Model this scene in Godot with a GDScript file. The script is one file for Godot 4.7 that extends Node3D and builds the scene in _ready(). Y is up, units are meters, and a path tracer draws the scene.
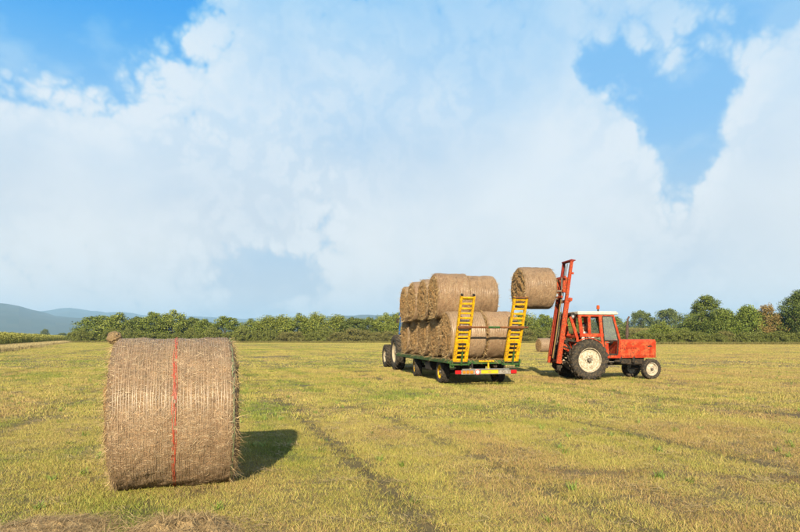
extends Node3D
# A mown hay field: a round bale close by, a red tractor stacking bales on a trailer, hedgerow and hills behind.

const EYE := 1.55
var names := {}
var rng := RandomNumberGenerator.new()

# ---------------------------------------------------------------- mesh builder
class MB:
	var v := PackedVector3Array()
	var n := PackedVector3Array()
	var c := PackedColorArray()
	var uv := PackedVector2Array()
	var idx := PackedInt32Array()
	var col := Color(1, 1, 1)

	func vert(p: Vector3, nn: Vector3, t := Vector2.ZERO) -> int:
		v.push_back(p); n.push_back(nn); c.push_back(col); uv.push_back(t)
		return v.size() - 1

	# corner points run counter-clockwise seen from outside
	func quad(a: Vector3, b: Vector3, cc: Vector3, d: Vector3) -> void:
		var nn := (b - a).cross(cc - a)
		if nn.length_squared() < 1e-16:
			nn = (cc - a).cross(d - a)
		nn = nn.normalized()
		var k := v.size()
		v.push_back(a); v.push_back(b); v.push_back(cc); v.push_back(d)
		for i in 4:
			n.push_back(nn); c.push_back(col)
		uv.push_back(Vector2(0, 0)); uv.push_back(Vector2(1, 0)); uv.push_back(Vector2(1, 1)); uv.push_back(Vector2(0, 1))
		idx.push_back(k); idx.push_back(k + 2); idx.push_back(k + 1)
		idx.push_back(k); idx.push_back(k + 3); idx.push_back(k + 2)

	func tri(a: Vector3, b: Vector3, cc: Vector3) -> void:
		var nn := (b - a).cross(cc - a).normalized()
		var k := v.size()
		v.push_back(a); v.push_back(b); v.push_back(cc)
		for i in 3:
			n.push_back(nn); c.push_back(col); uv.push_back(Vector2.ZERO)
		idx.push_back(k); idx.push_back(k + 2); idx.push_back(k + 1)

	# four vertices already made, joined the way round that suits their normals
	func face_order(p: int, q: int, r: int, s: int) -> void:
		var nn := n[p] + n[q] + n[r] + n[s]
		var g := (v[r] - v[p]).cross(v[s] - v[q])
		if g.dot(nn) > 0.0:
			idx.append_array([p, r, q, p, s, r])
		else:
			idx.append_array([p, q, r, p, r, s])

	func face_out(pts: Array, away: Vector3) -> void:
		var a: Vector3 = pts[0]
		var b: Vector3 = pts[1]
		var cc: Vector3 = pts[2]
		var flip := (b - a).cross(cc - a).dot(away) < 0.0
		if pts.size() == 3:
			if flip: tri(a, cc, b)
			else: tri(a, b, cc)
		else:
			if flip: quad(a, pts[3], cc, b)
			else: quad(a, b, cc, pts[3])

	func box(at: Vector3, size: Vector3, basis := Basis(), bevel := 0.008) -> void:
		var h := size * 0.5
		var b: float = minf(bevel, minf(h.x, minf(h.y, h.z)) * 0.45)
		var ax := [basis.x, basis.y, basis.z]
		var hh := [h.x, h.y, h.z]
		for k in 3:
			var u: int = (k + 1) % 3
			var w: int = (k + 2) % 3
			for s in [-1.0, 1.0]:
				var f: Vector3 = at + ax[k] * (s * hh[k])
				var pu: Vector3 = ax[u] * (hh[u] - b)
				var pw: Vector3 = ax[w] * (hh[w] - b)
				face_out([f - pu - pw, f + pu - pw, f + pu + pw, f - pu + pw], ax[k] * s)
		if b <= 0.0:
			return
		for k in 3:
			var m: int = (k + 1) % 3
			var w: int = (k + 2) % 3
			for s in [-1.0, 1.0]:
				for t in [-1.0, 1.0]:
					var pa: Vector3 = at + ax[k] * (s * hh[k]) + ax[m] * (t * (hh[m] - b))
					var pb: Vector3 = at + ax[k] * (s * (hh[k] - b)) + ax[m] * (t * hh[m])
					var pw: Vector3 = ax[w] * (hh[w] - b)
					face_out([pa - pw, pb - pw, pb + pw, pa + pw], ax[k] * s + ax[m] * t)
		for s in [-1.0, 1.0]:
			for t in [-1.0, 1.0]:
				for r in [-1.0, 1.0]:
					var px: Vector3 = at + ax[0] * (s * hh[0]) + ax[1] * (t * (hh[1] - b)) + ax[2] * (r * (hh[2] - b))
					var py: Vector3 = at + ax[0] * (s * (hh[0] - b)) + ax[1] * (t * hh[1]) + ax[2] * (r * (hh[2] - b))
					var pz: Vector3 = at + ax[0] * (s * (hh[0] - b)) + ax[1] * (t * (hh[1] - b)) + ax[2] * (r * hh[2])
					face_out([px, py, pz], ax[0] * s + ax[1] * t + ax[2] * r)

	# a beam from a to b; w across, h along "up"
	func beam(a: Vector3, b: Vector3, w: float, h: float, up := Vector3.UP, bevel := 0.006) -> void:
		var z := (b - a).normalized()
		if absf(z.dot(up)) > 0.98:
			up = Vector3.RIGHT
		var x := up.cross(z).normalized()
		var y := z.cross(x)
		box((a + b) * 0.5, Vector3(w, h, a.distance_to(b)), Basis(x, y, z), bevel)

	func tube(pts: PackedVector3Array, radii: PackedFloat32Array, sides := 8, caps := true) -> void:
		var m := pts.size()
		var last_x := Vector3.ZERO
		var start := v.size()
		for i in m:
			var t: Vector3 = pts[mini(i + 1, m - 1)] - pts[maxi(i - 1, 0)]
			t = t.normalized()
			if last_x == Vector3.ZERO:
				last_x = t.cross(Vector3.UP if absf(t.y) < 0.9 else Vector3.RIGHT).normalized()
			last_x = (last_x - t * last_x.dot(t)).normalized()
			var y := t.cross(last_x)
			for k in sides + 1:
				var a := TAU * k / sides
				var d := last_x * cos(a) + y * sin(a)
				vert(pts[i] + d * radii[i], d, Vector2(float(k) / sides, i))
		for i in m - 1:
			for k in sides:
				var p := start + i * (sides + 1) + k
				var q := p + sides + 1
				idx.append_array([p, q, p + 1, p + 1, q, q + 1])
		if caps:
			for e in 2:
				var i: int = 0 if e == 0 else m - 1
				var t: Vector3 = (pts[1] - pts[0]) if e else (pts[0] - pts[1])
				if e: t = pts[m - 1] - pts[m - 2]
				t = t.normalized()
				var ring := start + i * (sides + 1)
				var centre := vert(pts[i], t)
				var base := v.size()
				for k in sides + 1:
					vert(v[ring + k], t)
				for k in sides:
					if e: idx.append_array([centre, base + k + 1, base + k])
					else: idx.append_array([centre, base + k, base + k + 1])

	func rod(a: Vector3, b: Vector3, r: float, sides := 8) -> void:
		tube(PackedVector3Array([a, b]), PackedFloat32Array([r, r]), sides)

	# profile of (radius, along) turned about an axis; hard: facets along the profile
	func lathe(profile: Array, segs: int, at := Vector3.ZERO, axis := Vector3.RIGHT, hard := true) -> void:
		var x := axis.normalized()
		var y := x.cross(Vector3.UP if absf(x.y) < 0.9 else Vector3.BACK).normalized()
		var z := x.cross(y)
		var m := profile.size()
		var nn := []
		for i in m - 1:
			var d: Vector2 = profile[i + 1] - profile[i]
			nn.append(Vector2(d.y, -d.x).normalized())
		for i in m - 1:
			var n0: Vector2 = nn[i]
			var n1: Vector2 = nn[i]
			if not hard:
				if i > 0: n0 = (nn[i - 1] + nn[i]).normalized()
				if i < m - 2: n1 = (nn[i] + nn[i + 1]).normalized()
			var start := v.size()
			for k in segs + 1:
				var a := TAU * k / segs
				var r := y * cos(a) + z * sin(a)
				vert(at + r * profile[i].x + x * profile[i].y, r * n0.x + x * n0.y, Vector2(4.0 * k / segs, profile[i].y))
				vert(at + r * profile[i + 1].x + x * profile[i + 1].y, r * n1.x + x * n1.y, Vector2(4.0 * k / segs, profile[i + 1].y))
			# the side the normal is on must be the front
			var a0: Vector3 = v[start]
			var e1: Vector3 = v[start + 1] - a0
			var e2: Vector3 = v[start + 2] - a0
			if e2.length_squared() < 1e-14: e2 = v[start + 3] - a0
			var ccw: bool = e1.cross(e2).dot(r_of(nn[i], y, x)) > 0.0
			for k in segs:
				var p := start + k * 2
				if ccw: idx.append_array([p, p + 2, p + 1, p + 1, p + 2, p + 3])
				else: idx.append_array([p, p + 1, p + 2, p + 1, p + 3, p + 2])

	func r_of(q: Vector2, y: Vector3, x: Vector3) -> Vector3:
		return y * q.x + x * q.y

	# flat outline in the plane (basis.x, basis.y), thickness along basis.z, centred
	func prism(poly: PackedVector2Array, depth: float, basis := Basis(), at := Vector3.ZERO) -> void:
		var z := basis.z * (depth * 0.5)
		var p3 := []
		for q in poly:
			p3.append(at + basis.x * q.x + basis.y * q.y)
		var t := Geometry2D.triangulate_polygon(poly)
		for i in range(0, t.size(), 3):
			face_out([p3[t[i]] + z, p3[t[i + 1]] + z, p3[t[i + 2]] + z], basis.z)
			face_out([p3[t[i]] - z, p3[t[i + 1]] - z, p3[t[i + 2]] - z], -basis.z)
		var m := poly.size()
		var area := 0.0
		for i in m:
			area += poly[i].cross(poly[(i + 1) % m])
		for i in m:
			var j := (i + 1) % m
			var e: Vector2 = poly[j] - poly[i]
			var o := Vector2(e.y, -e.x) * signf(area)
			face_out([p3[i] - z, p3[j] - z, p3[j] + z, p3[i] + z], basis.x * o.x + basis.y * o.y)

	# a flat straw or grass ribbon: root, tip direction, length, width, sideways bend
	func ribbon(p: Vector3, d: Vector3, side: Vector3, ln: float, w: float, bend: Vector3) -> void:
		var m := p + d * (ln * 0.5) + bend * 0.3
		var e := p + d * ln + bend
		var s := side * (w * 0.5)
		quad(p - s, p + s, m + s * 0.8, m - s * 0.8)
		var s2 := s * 0.2
		quad(m - s * 0.8, m + s * 0.8, e + s2, e - s2)

	func mesh() -> ArrayMesh:
		var a := []
		a.resize(Mesh.ARRAY_MAX)
		a[Mesh.ARRAY_VERTEX] = v
		a[Mesh.ARRAY_NORMAL] = n
		a[Mesh.ARRAY_COLOR] = c
		a[Mesh.ARRAY_TEX_UV] = uv
		a[Mesh.ARRAY_INDEX] = idx
		var m := ArrayMesh.new()
		m.add_surface_from_arrays(Mesh.PRIMITIVE_TRIANGLES, a)
		return m

# ---------------------------------------------------------------- scene helpers
func numbered(called: String) -> String:
	var k: int = names.get(called, 0)
	names[called] = k + 1
	return called if k == 0 else "%s_%03d" % [called, k]

func tag(o: Node, label: String, category: String, group := "") -> void:
	o.set_meta("label", label)
	if category: o.set_meta("category", category)
	if group: o.set_meta("group", group)

func thing(called: String, label: String, category: String, at := Vector3.ZERO, turn := 0.0, group := "") -> Node3D:
	var o := Node3D.new()
	o.name = numbered(called)
	add_child(o)
	o.position = at
	o.rotation.y = turn
	tag(o, label, category, group)
	return o

func child_name(parent: Node, called: String) -> String:
	if not parent.has_node(NodePath(called)):
		return called
	var k := 1
	while parent.has_node(NodePath("%s_%03d" % [called, k])):
		k += 1
	return "%s_%03d" % [called, k]

func put(called: String, shape, material: Material, parent: Node) -> MeshInstance3D:
	var o := MeshInstance3D.new()
	o.mesh = shape.mesh() if shape is MB else shape
	o.material_override = material
	o.cast_shadow = GeometryInstance3D.SHADOW_CASTING_SETTING_ON
	if parent == self:
		o.name = numbered(called)
	else:
		o.name = child_name(parent, called)
	parent.add_child(o)
	return o

func node(called: String, parent: Node, at := Vector3.ZERO) -> Node3D:
	var o := Node3D.new()
	o.name = child_name(parent, called)
	parent.add_child(o)
	o.position = at
	return o

func copy(o: Node3D, called: String, label: String, category: String, group: String) -> Node3D:
	var r: Node3D = o.duplicate()
	r.name = numbered(called)
	add_child(r)
	tag(r, label, category, group)
	return r

func lin(r: float, g: float, b: float) -> Color:
	return Color(r, g, b).linear_to_srgb()

func paint(color: Color, rough := 0.6, metal := 0.0) -> StandardMaterial3D:
	var m := StandardMaterial3D.new()
	m.albedo_color = color
	m.roughness = rough
	m.metallic = metal
	return m

func vc_mat(rough := 0.9, back := 0.0) -> StandardMaterial3D:
	var m := StandardMaterial3D.new()
	m.vertex_color_use_as_albedo = true
	m.roughness = rough
	m.cull_mode = BaseMaterial3D.CULL_DISABLED
	if back > 0.0:
		m.backlight_enabled = true
		m.backlight = Color(back, back, back)
	return m

# paint, rubber or metal with grime and wear of its own: noise in the colour and in the roughness
func worn(a: Color, b: Color, dirt: Color, rough: float, seed_: int, share := 0.35, scale := 1.4, metal := 0.0) -> StandardMaterial3D:
	var no := FastNoiseLite.new()
	no.seed = seed_
	no.noise_type = FastNoiseLite.TYPE_SIMPLEX_SMOOTH
	no.frequency = 0.012
	no.fractal_octaves = 5
	no.fractal_gain = 0.6
	var broad := no.get_seamless_image(256, 256)
	no.seed = seed_ + 1000
	no.frequency = 0.035
	var small := no.get_seamless_image(256, 256)
	var img := Image.create(256, 256, false, Image.FORMAT_RGB8)
	var rg := Image.create(256, 256, false, Image.FORMAT_RGB8)
	for y in 256:
		for x in 256:
			var p := broad.get_pixel(x, y).r
			var q := small.get_pixel(x, y).r
			var cc := a.lerp(b, smoothstep(0.3, 0.7, p))
			var dd := smoothstep(1.08 - share, 1.32 - share, q * 0.65 + p * 0.4)
			cc = cc.lerp(dirt, dd * 0.85)
			img.set_pixel(x, y, cc)
			var r: float = clampf(rough + (p - 0.5) * 0.25 + dd * 0.3, 0.05, 1.0)
			rg.set_pixel(x, y, Color(r, r, r))
	var m := StandardMaterial3D.new()
	m.albedo_texture = ImageTexture.create_from_image(img)
	m.roughness_texture = ImageTexture.create_from_image(rg)
	m.roughness = 1.0
	m.metallic = metal
	m.metallic_specular = 0.35
	m.uv1_triplanar = true
	m.uv1_scale = Vector3.ONE * scale
	return m

# ---------------------------------------------------------------- sky: blue air with large soft cumulus
# [azimuth, elevation, half width, half height, amount] in degrees: gaps (negative) and banks (positive) of cloud
const BANKS := [
	[-36.0, 27.0, 9.5, 6.4, -1.3], [-28.6, 28.6, 5.2, 5.0, -0.9], [-21.5, 30.0, 4.0, 3.0, -0.5],
	[20.0, 24.0, 2.9, 2.1, -0.8], [24.5, 20.8, 3.6, 3.2, -0.95], [27.2, 16.2, 2.6, 4.6, -0.95], [29.6, 20.6, 2.6, 2.4, -0.75], [25.4, 11.6, 1.6, 2.6, -0.75], [18.0, 24.4, 2.2, 1.5, -0.6],
	[36.0, 27.0, 6.0, 2.6, -0.8], [30.0, 30.0, 12.0, 3.0, -0.35],
	[-12.0, 23.0, 7.0, 9.0, 0.6], [-30.0, 14.0, 13.0, 6.0, 0.7], [14.0, 15.0, 9.0, 9.0, 0.6], [35.0, 12.5, 6.5, 8.0, 1.0], [37.0, 18.0, 5.0, 5.0, 0.45],
	[0.0, 8.0, 40.0, 8.0, 0.35],
	[-13.0, 6.2, 4.8, 3.6, -1.15], [-7.4, 11.0, 2.6, 4.0, -0.55], [3.0, 19.0, 9.0, 7.0, 0.55]]
# grey-blue undersides and hollows of the cloud
const HOLLOWS := [[-19.0, 15.0, 6.0, 5.0, 0.35], [-3.0, 5.0, 7.0, 3.0, 0.3], [2.0, 20.0, 8.0, 5.0, 0.3], [8.0, 7.0, 5.0, 2.5, 0.25], [23.0, 7.0, 5.0, 3.0, 0.3], [-27.0, 6.0, 10.0, 3.0, 0.3], [30.0, 7.0, 8.0, 4.0, 0.3]]
# thin veil high up
const VEILS := [[3.0, 32.0, 15.0, 6.5, 0.45], [12.0, 27.0, 9.0, 5.0, 0.25], [27.0, 28.0, 7.0, 4.0, 0.3], [-15.0, 30.0, 6.0, 4.0, 0.1]]
var sky_big := FastNoiseLite.new()
var sky_puff := FastNoiseLite.new()
var sky_wisp := FastNoiseLite.new()

var row_banks := []
var row_hollows := []
var row_veils := []

func row_lists(el: float) -> void:
	row_banks = BANKS.filter(func(b): return absf(el - b[1]) < b[3] * 2.6)
	row_hollows = HOLLOWS.filter(func(b): return absf(el - b[1]) < b[3] * 2.6)
	row_veils = VEILS.filter(func(b): return absf(el - b[1]) < b[3] * 2.6)

func lobes(list: Array, az: float, el: float) -> float:
	var s := 0.0
	for b in list:
		var x: float = (az - b[0]) / b[2]
		var y: float = (el - b[1]) / b[3]
		var q := x * x + y * y
		if q < 7.0:
			s += b[4] * exp(-q)
	return s

func sky_at(az: float, el: float) -> Color:
	var a := deg_to_rad(az)
	var e := deg_to_rad(el)
	var d := Vector3(sin(a) * cos(e), sin(e), -cos(a) * cos(e)) * 100.0
	var big := sky_big.get_noise_3dv(d)
	var slow := sky_big.get_noise_3dv(d * 0.6 + Vector3(300, 0, 0))
	var wisp := sky_wisp.get_noise_3dv(d * Vector3(1, 1.4, 1))
	# rounded lobes of three sizes and a fine crumbling edge
	var lob := absf(sky_puff.get_noise_3dv(d)) + 0.55 * absf(sky_puff.get_noise_3dv(d * 2.1 + Vector3(50, 0, 0))) + 0.32 * absf(sky_puff.get_noise_3dv(d * 4.3 + Vector3(0, 70, 0))) + 0.18 * absf(sky_puff.get_noise_3dv(d * 8.9))
	var bank := lobes(row_banks, az, el)
	var dens := 0.62 + bank + big * 0.45 + (lob - 0.62) * 0.62 + wisp * 0.16
	var alpha := smoothstep(0.16, 0.66, dens)
	alpha = maxf(alpha, clampf(0.06 + wisp * 0.8 + bank * 0.1, 0.0, 0.38))
	alpha *= 1.0 - clampf(lobes(row_veils, az, el) + wisp * 0.14, 0.0, 0.85)
	# the air: deep blue high up, pale low down
	var air := Color8(206, 218, 228).lerp(Color8(182, 212, 238), smoothstep(3.0, 11.0, el)).lerp(Color8(136, 196, 246), smoothstep(10.0, 21.0, el)).lerp(Color8(52, 162, 245), smoothstep(19.0, 31.0, el) * (0.16 + 0.84 * smoothstep(12.0, -22.0, az)))
	if el > 34.0:
		air = air.lerp(Color8(30, 110, 215), smoothstep(34.0, 90.0, el))
	# cloud: white lobes, blue-grey hollows, a little creamier near the horizon
	var white := Color8(232, 242, 250).lerp(Color8(247, 247, 243), smoothstep(18.0, 3.0, el)).lerp(Color8(214, 234, 250), smoothstep(16.0, 29.0, el))
	var grey := Color8(208, 221, 234).lerp(Color8(186, 218, 246), smoothstep(10.0, 24.0, el))
	var shade := clampf(0.24 + lobes(row_hollows, az, el) + slow * 0.7 + big * 0.3 + wisp * 0.1, 0.0, 1.0)
	var lobe := smoothstep(0.4, 0.75, dens) * smoothstep(1.8, 0.8, dens) * smoothstep(0.4, 0.9, lob)
	shade *= 1.0 - 0.6 * lobe
	return air.lerp(white.lerp(grey, shade).lerp(Color8(241, 247, 252), lobe * 0.38), alpha)

func make_sky() -> PanoramaSkyMaterial:
	for s in [[sky_big, 11, 0.035, 3], [sky_puff, 23, 0.10, 1], [sky_wisp, 37, 0.07, 5]]:
		s[0].seed = s[1]
		s[0].noise_type = FastNoiseLite.TYPE_SIMPLEX_SMOOTH
		s[0].frequency = s[2]
		s[0].fractal_octaves = s[3]
		s[0].fractal_gain = 0.52
	# the whole sky, then the same function again at a finer grain for the part of it that lies ahead
	var all := Image.create(512, 256, false, Image.FORMAT_RGB8)
	all.fill(Color8(150, 150, 120))
	for y in 130:
		var el := maxf(90.0 - (y + 0.5) * 180.0 / 256.0, 0.0)
		row_lists(el)
		for x in 512:
			all.set_pixel(x, y, sky_at((x + 0.5) * 360.0 / 512.0 - 180.0, el))
	all.resize(4096, 2048, Image.INTERPOLATE_CUBIC)
	var x0 := 1624
	var y0 := 648
	var fine := Image.create(848, 378, false, Image.FORMAT_RGB8)
	for y in 378:
		var el := maxf(90.0 - (y0 + y + 0.5) * 180.0 / 2048.0, 0.0)
		row_lists(el)
		for x in 848:
			fine.set_pixel(x, y, sky_at((x0 + x + 0.5) * 360.0 / 4096.0 - 180.0, el))
	all.blit_rect(fine, Rect2i(0, 0, 848, 378), Vector2i(x0, y0))
	# Godot's panorama begins straight ahead: turn it by half
	var turned := Image.create(4096, 2048, false, Image.FORMAT_RGB8)
	turned.blit_rect(all, Rect2i(2048, 0, 2048, 2048), Vector2i(0, 0))
	turned.blit_rect(all, Rect2i(0, 0, 2048, 2048), Vector2i(2048, 0))
	all = turned
	var m := PanoramaSkyMaterial.new()
	m.panorama = ImageTexture.create_from_image(all)
	return m

func make_light() -> void:
	var cam := Camera3D.new()
	cam.name = "camera"
	add_child(cam)
	cam.position = Vector3(0, EYE, 0)
	# a level camera with the lens shifted up, as the upright edges in the photograph show
	cam.set_frustum(0.1 * 532.0 / 570.0, Vector2(0, 0.1 * 72.0 / 570.0), 0.1, 40000.0)
	cam.current = true
	var env := Environment.new()
	env.background_mode = Environment.BG_SKY
	var sky := Sky.new()
	sky.sky_material = make_sky()
	env.sky = sky
	env.tonemap_mode = Environment.TONE_MAPPER_LINEAR
	env.tonemap_exposure = EXPOSURE
	env.background_energy_multiplier = 1.0 / EXPOSURE
	env.sdfgi_enabled = true
	env.ssao_enabled = true
	env.ssil_enabled = true
	env.fog_enabled = FOG > 0.0
	env.fog_density = FOG
	env.fog_light_color = Color(0.67, 0.845, 1.0)
	var we := WorldEnvironment.new()
	we.name = "air"
	we.environment = env
	add_child(we)
	var sun := DirectionalLight3D.new()
	sun.name = "sun"
	add_child(sun)
	sun.light_energy = 1.6
	sun.light_angular_distance = 0.5
	sun.light_color = Color(1.0, 0.93, 0.80)
	sun.shadow_enabled = true
	var el := deg_to_rad(27.0)
	var az := deg_to_rad(4.0)
	sun.basis = Basis.looking_at(Vector3(sin(az) * cos(el), -sin(el), -cos(az) * cos(el)))
	sun.position = Vector3(0, 40, 0)
const EXPOSURE := 2.2
const FOG := 0.00012

# ---------------------------------------------------------------- the field
var field_big := FastNoiseLite.new()
var field_mid := FastNoiseLite.new()
var field_row := FastNoiseLite.new()
# wheel tracks and mower lines: x = c - 0.35 * depth
const TRACKS := [[1.96, 0.15, 1.0], [3.65, 0.12, 0.8], [7.0, 0.14, 0.8], [-3.3, 0.19, 0.6], [11.8, 0.22, 0.6], [-8.6, 0.3, 0.5], [-13.5, 0.3, 0.5], [15.9, 0.25, 0.5], [22.0, 0.3, 0.5]]
# worn brown places with flattened dead grass: x, depth, half width, half depth
const BARE := [[13.8, 19.8, 1.0, 0.5], [-1.2, 26.3, 1.1, 0.4], [2.4, 6.6, 0.8, 0.18], [4.2, 6.3, 0.6, 0.13], [8.2, 11.6, 1.4, 0.2], [1.2, 12.0, 1.0, 0.17]]

const SOIL := Color(0.085, 0.062, 0.03)

func setup_field() -> void:
	for s in [[field_big, 5, 0.045, 3], [field_mid, 9, 0.35, 4], [field_row, 13, 0.09, 4]]:
		s[0].seed = s[1]
		s[0].noise_type = FastNoiseLite.TYPE_SIMPLEX_SMOOTH
		s[0].frequency = s[2]
		s[0].fractal_octaves = s[3]

func track_at(x: float, d: float) -> float:
	var q := x + 0.35 * d + 0.04 * sin(d * 0.35) + 0.05 * field_mid.get_noise_2d(x * 2.0, d * 2.0)
	var t := 0.0
	for k in TRACKS:
		var u: float = (q - k[0]) / (k[1] * (1.0 + 0.012 * d))
		if absf(u) < 2.5:
			t = maxf(t, exp(-u * u) * k[2] * smoothstep(-0.85, -0.1, field_mid.get_noise_2d(k[0] * 50.0, d * 0.5)))
	return t

func bare_at(x: float, d: float) -> float:
	var t := 0.0
	var wob := field_mid.get_noise_2d(x * 3.0, d * 3.0)
	for k in BARE:
		var u: float = (x - k[0]) / k[2]
		var w: float = (d - k[1]) / k[3]
		var q := u * u + w * w
		if q < 4.0:
			t = maxf(t, smoothstep(1.3, 0.2, q + wob * 1.2))
	return t

func ground_y(x: float, z: float) -> float:
	var d := -z
	if d < 0.0 or d > 70.0 or absf(x) > 50.0:
		return 0.0
	var f := smoothstep(70.0, 45.0, d) * smoothstep(50.0, 38.0, absf(x))
	return f * (field_mid.get_noise_2d(x * 0.8, d * 0.8) * 0.018 - 0.035 * track_at(x, d)) - 0.012 * f

# what grows here: linear colour of the sward
func sward(x: float, d: float) -> Color:
	var q := x + 0.35 * d
	var row := field_row.get_noise_2d(q * 9.0, d * 0.55)
	var big := field_big.get_noise_2d(x, d)
	var mid := field_mid.get_noise_2d(x, d)
	var g := clampf(0.46 + row * 0.75 + big * 0.3 + mid * 0.5 - clampf((x - 1.0) * 0.03, -0.1, 0.14), 0.0, 1.0)
	var c := Color(0.425, 0.328, 0.118).lerp(Color(0.325, 0.300, 0.056), g)
	c = c.lerp(Color(0.165, 0.215, 0.030), smoothstep(0.6, 1.0, g) * 0.85)
	c = c.lerp(Color(0.33, 0.22, 0.09), smoothstep(0.24, 0.0, g) * 0.6)
	c = c.lerp(Color(0.080, 0.066, 0.022), minf(track_at(x, d) * 1.15, 1.0) * 0.92)
	return c.lerp(Color(0.20, 0.12, 0.058), bare_at(x, d) * 0.85)

func ground_lines(near: float, step: float, far: float) -> PackedFloat32Array:
	var out := PackedFloat32Array()
	var x := 0.0
	while x < far:
		out.push_back(x)
		x += step if x < near else maxf(step, (x - near) * 0.22 + step)
	out.push_back(far)
	return out

func make_ground() -> void:
	setup_field()
	var lx := ground_lines(30.0, 0.4, 14000.0)
	var xs := PackedFloat32Array()
	for i in range(lx.size() - 1, 0, -1): xs.push_back(-lx[i])
	xs.append_array(lx)
	var lz := ground_lines(46.0, 0.4, 14000.0)
	var zs := PackedFloat32Array([9000.0, 2000.0, 400.0, 80.0, 20.0, 6.0])
	for z in lz: zs.push_back(-z)
	var b := MB.new()
	var w := xs.size()
	for z in zs:
		for x in xs:
			var d := -z
			var cc := SOIL
			if d > 0.0 and d < 700.0 and absf(x) < 600.0:
				cc = sward(x, d).lerp(SOIL, 0.6)
			b.col = cc
			var e := 0.3
			var nn := Vector3(ground_y(x - e, z) - ground_y(x + e, z), 2.0 * e, ground_y(x, z - e) - ground_y(x, z + e)).normalized()
			b.vert(Vector3(x, ground_y(x, z), z), nn, Vector2(x, z) / 3.0)
	for j in zs.size() - 1:
		for i in w - 1:
			var p := j * w + i
			var q := p + w
			b.idx.append_array([p, q, p + 1, p + 1, q, q + 1])
	var m := vc_mat(1.0)
	m.cull_mode = BaseMaterial3D.CULL_BACK
	# soil and thatch: a fine litter of dead stalks in tone and relief
	var img := Image.create(512, 512, false, Image.FORMAT_RGB8)
	img.fill(Color(0.72, 0.70, 0.66))
	var r := RandomNumberGenerator.new()
	r.seed = 77
	for k in 9000:
		var p := Vector2(r.randf(), r.randf()) * 512.0
		var a := r.randf() * TAU
		var t := r.randf()
		var cc := Color(0.55, 0.5, 0.42).lerp(Color(1, 0.97, 0.9), t)
		for s in r.randi_range(6, 18):
			img.set_pixel(int(p.x) & 511, int(p.y) & 511, cc)
			p += Vector2(cos(a), sin(a))
	m.albedo_texture = ImageTexture.create_from_image(img)
	var g := put("ground", b, m, self)
	g.set_meta("kind", "structure")
	tag(g, "mown hay meadow stretching to the hedgerow", "")

# a tuft patch: upright and leaning blades over a small square
func tuft(seed_: int, side: float, count: int, w0: float, w1: float, h0: float, h1: float, dry: float) -> ArrayMesh:
	var r := RandomNumberGenerator.new()
	r.seed = seed_
	var b := MB.new()
	# blades grow in small bunches
	var bunches := []
	for k in maxi(4, count / 7):
		bunches.append(Vector3((r.randf() - 0.5) * side, r.randf_range(0.6, 1.15), (r.randf() - 0.5) * side))
	for k in count:
		var q: Vector3 = bunches[r.randi() % bunches.size()]
		var sp := side * 0.07
		var p := Vector3(q.x + r.randfn() * sp, -0.01, q.z + r.randfn() * sp)
		var a := r.randf() * TAU
		var lean := absf(r.randfn()) * 0.42
		var d := Vector3(cos(a) * lean, 1.0, sin(a) * lean).normalized()
		var s := Vector3(r.randfn(), 0, r.randfn()).normalized()
		s = (s - d * s.dot(d)).normalized()
		var h := r.randf_range(h0, h1) * q.y
		if r.randf() < dry:
			b.col = Color(1.32, 1.12, 1.25) * r.randf_range(0.5, 1.3)
		else:
			b.col = Color(0.78, 0.93, 0.6) * r.randf_range(0.45, 1.35)
		var bend := Vector3(cos(a), -0.35, sin(a)) * h * r.randf_range(0.0, 0.55)
		b.ribbon(p, d, s, h, r.randf_range(w0, w1), bend)
	return b.mesh()

func scatter(called: String, label: String, shape: Mesh, mat: Material, d0: float, d1: float, per_m2: float, seed_: int, tint: bool, lift := 0.0) -> void:
	var r := RandomNumberGenerator.new()
	r.seed = seed_
	var spread := 0.75
	var area := spread * (d1 * d1 - d0 * d0)
	var spots: Array[Transform3D] = []
	var cols := PackedColorArray()
	for k in int(area * per_m2):
		var d := sqrt(lerpf(d0 * d0, d1 * d1, r.randf()))
		var x := (r.randf() * 2.0 - 1.0) * spread * d
		if d > 55.0 and x < -46.0 - (d - 65.0) * 0.526 - 1.0:
			continue
		var t := track_at(x, d)
		var bare := bare_at(x, d)
		if r.randf() < t * 0.68 + bare * 0.55:
			continue
		var s := r.randf_range(0.75, 1.25) * (1.0 - 0.45 * t) * (1.0 - 0.4 * bare)
		s *= 1.0 + 0.35 * field_mid.get_noise_2d(x * 1.7 + 40.0, d * 1.7)
		var bs := Basis(Vector3.UP, r.randf() * TAU).scaled(Vector3(1, s, 1))
		spots.append(Transform3D(bs, Vector3(x, ground_y(x, -d) + lift, -d)))
		var c := sward(x, d)
		c *= r.randf_range(0.85, 1.15)
		c.a = 1.0
		cols.push_back(c)
	var mm := MultiMesh.new()
	mm.transform_format = MultiMesh.TRANSFORM_3D
	mm.use_colors = tint
	mm.mesh = shape
	mm.instance_count = spots.size()
	for i in spots.size():
		mm.set_instance_transform(i, spots[i])
		if tint: mm.set_instance_color(i, cols[i])
	var o := MultiMeshInstance3D.new()
	o.name = numbered(called)
	o.multimesh = mm
	o.material_override = mat
	add_child(o)
	o.set_meta("kind", "stuff")
	tag(o, label, "grass")

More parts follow.
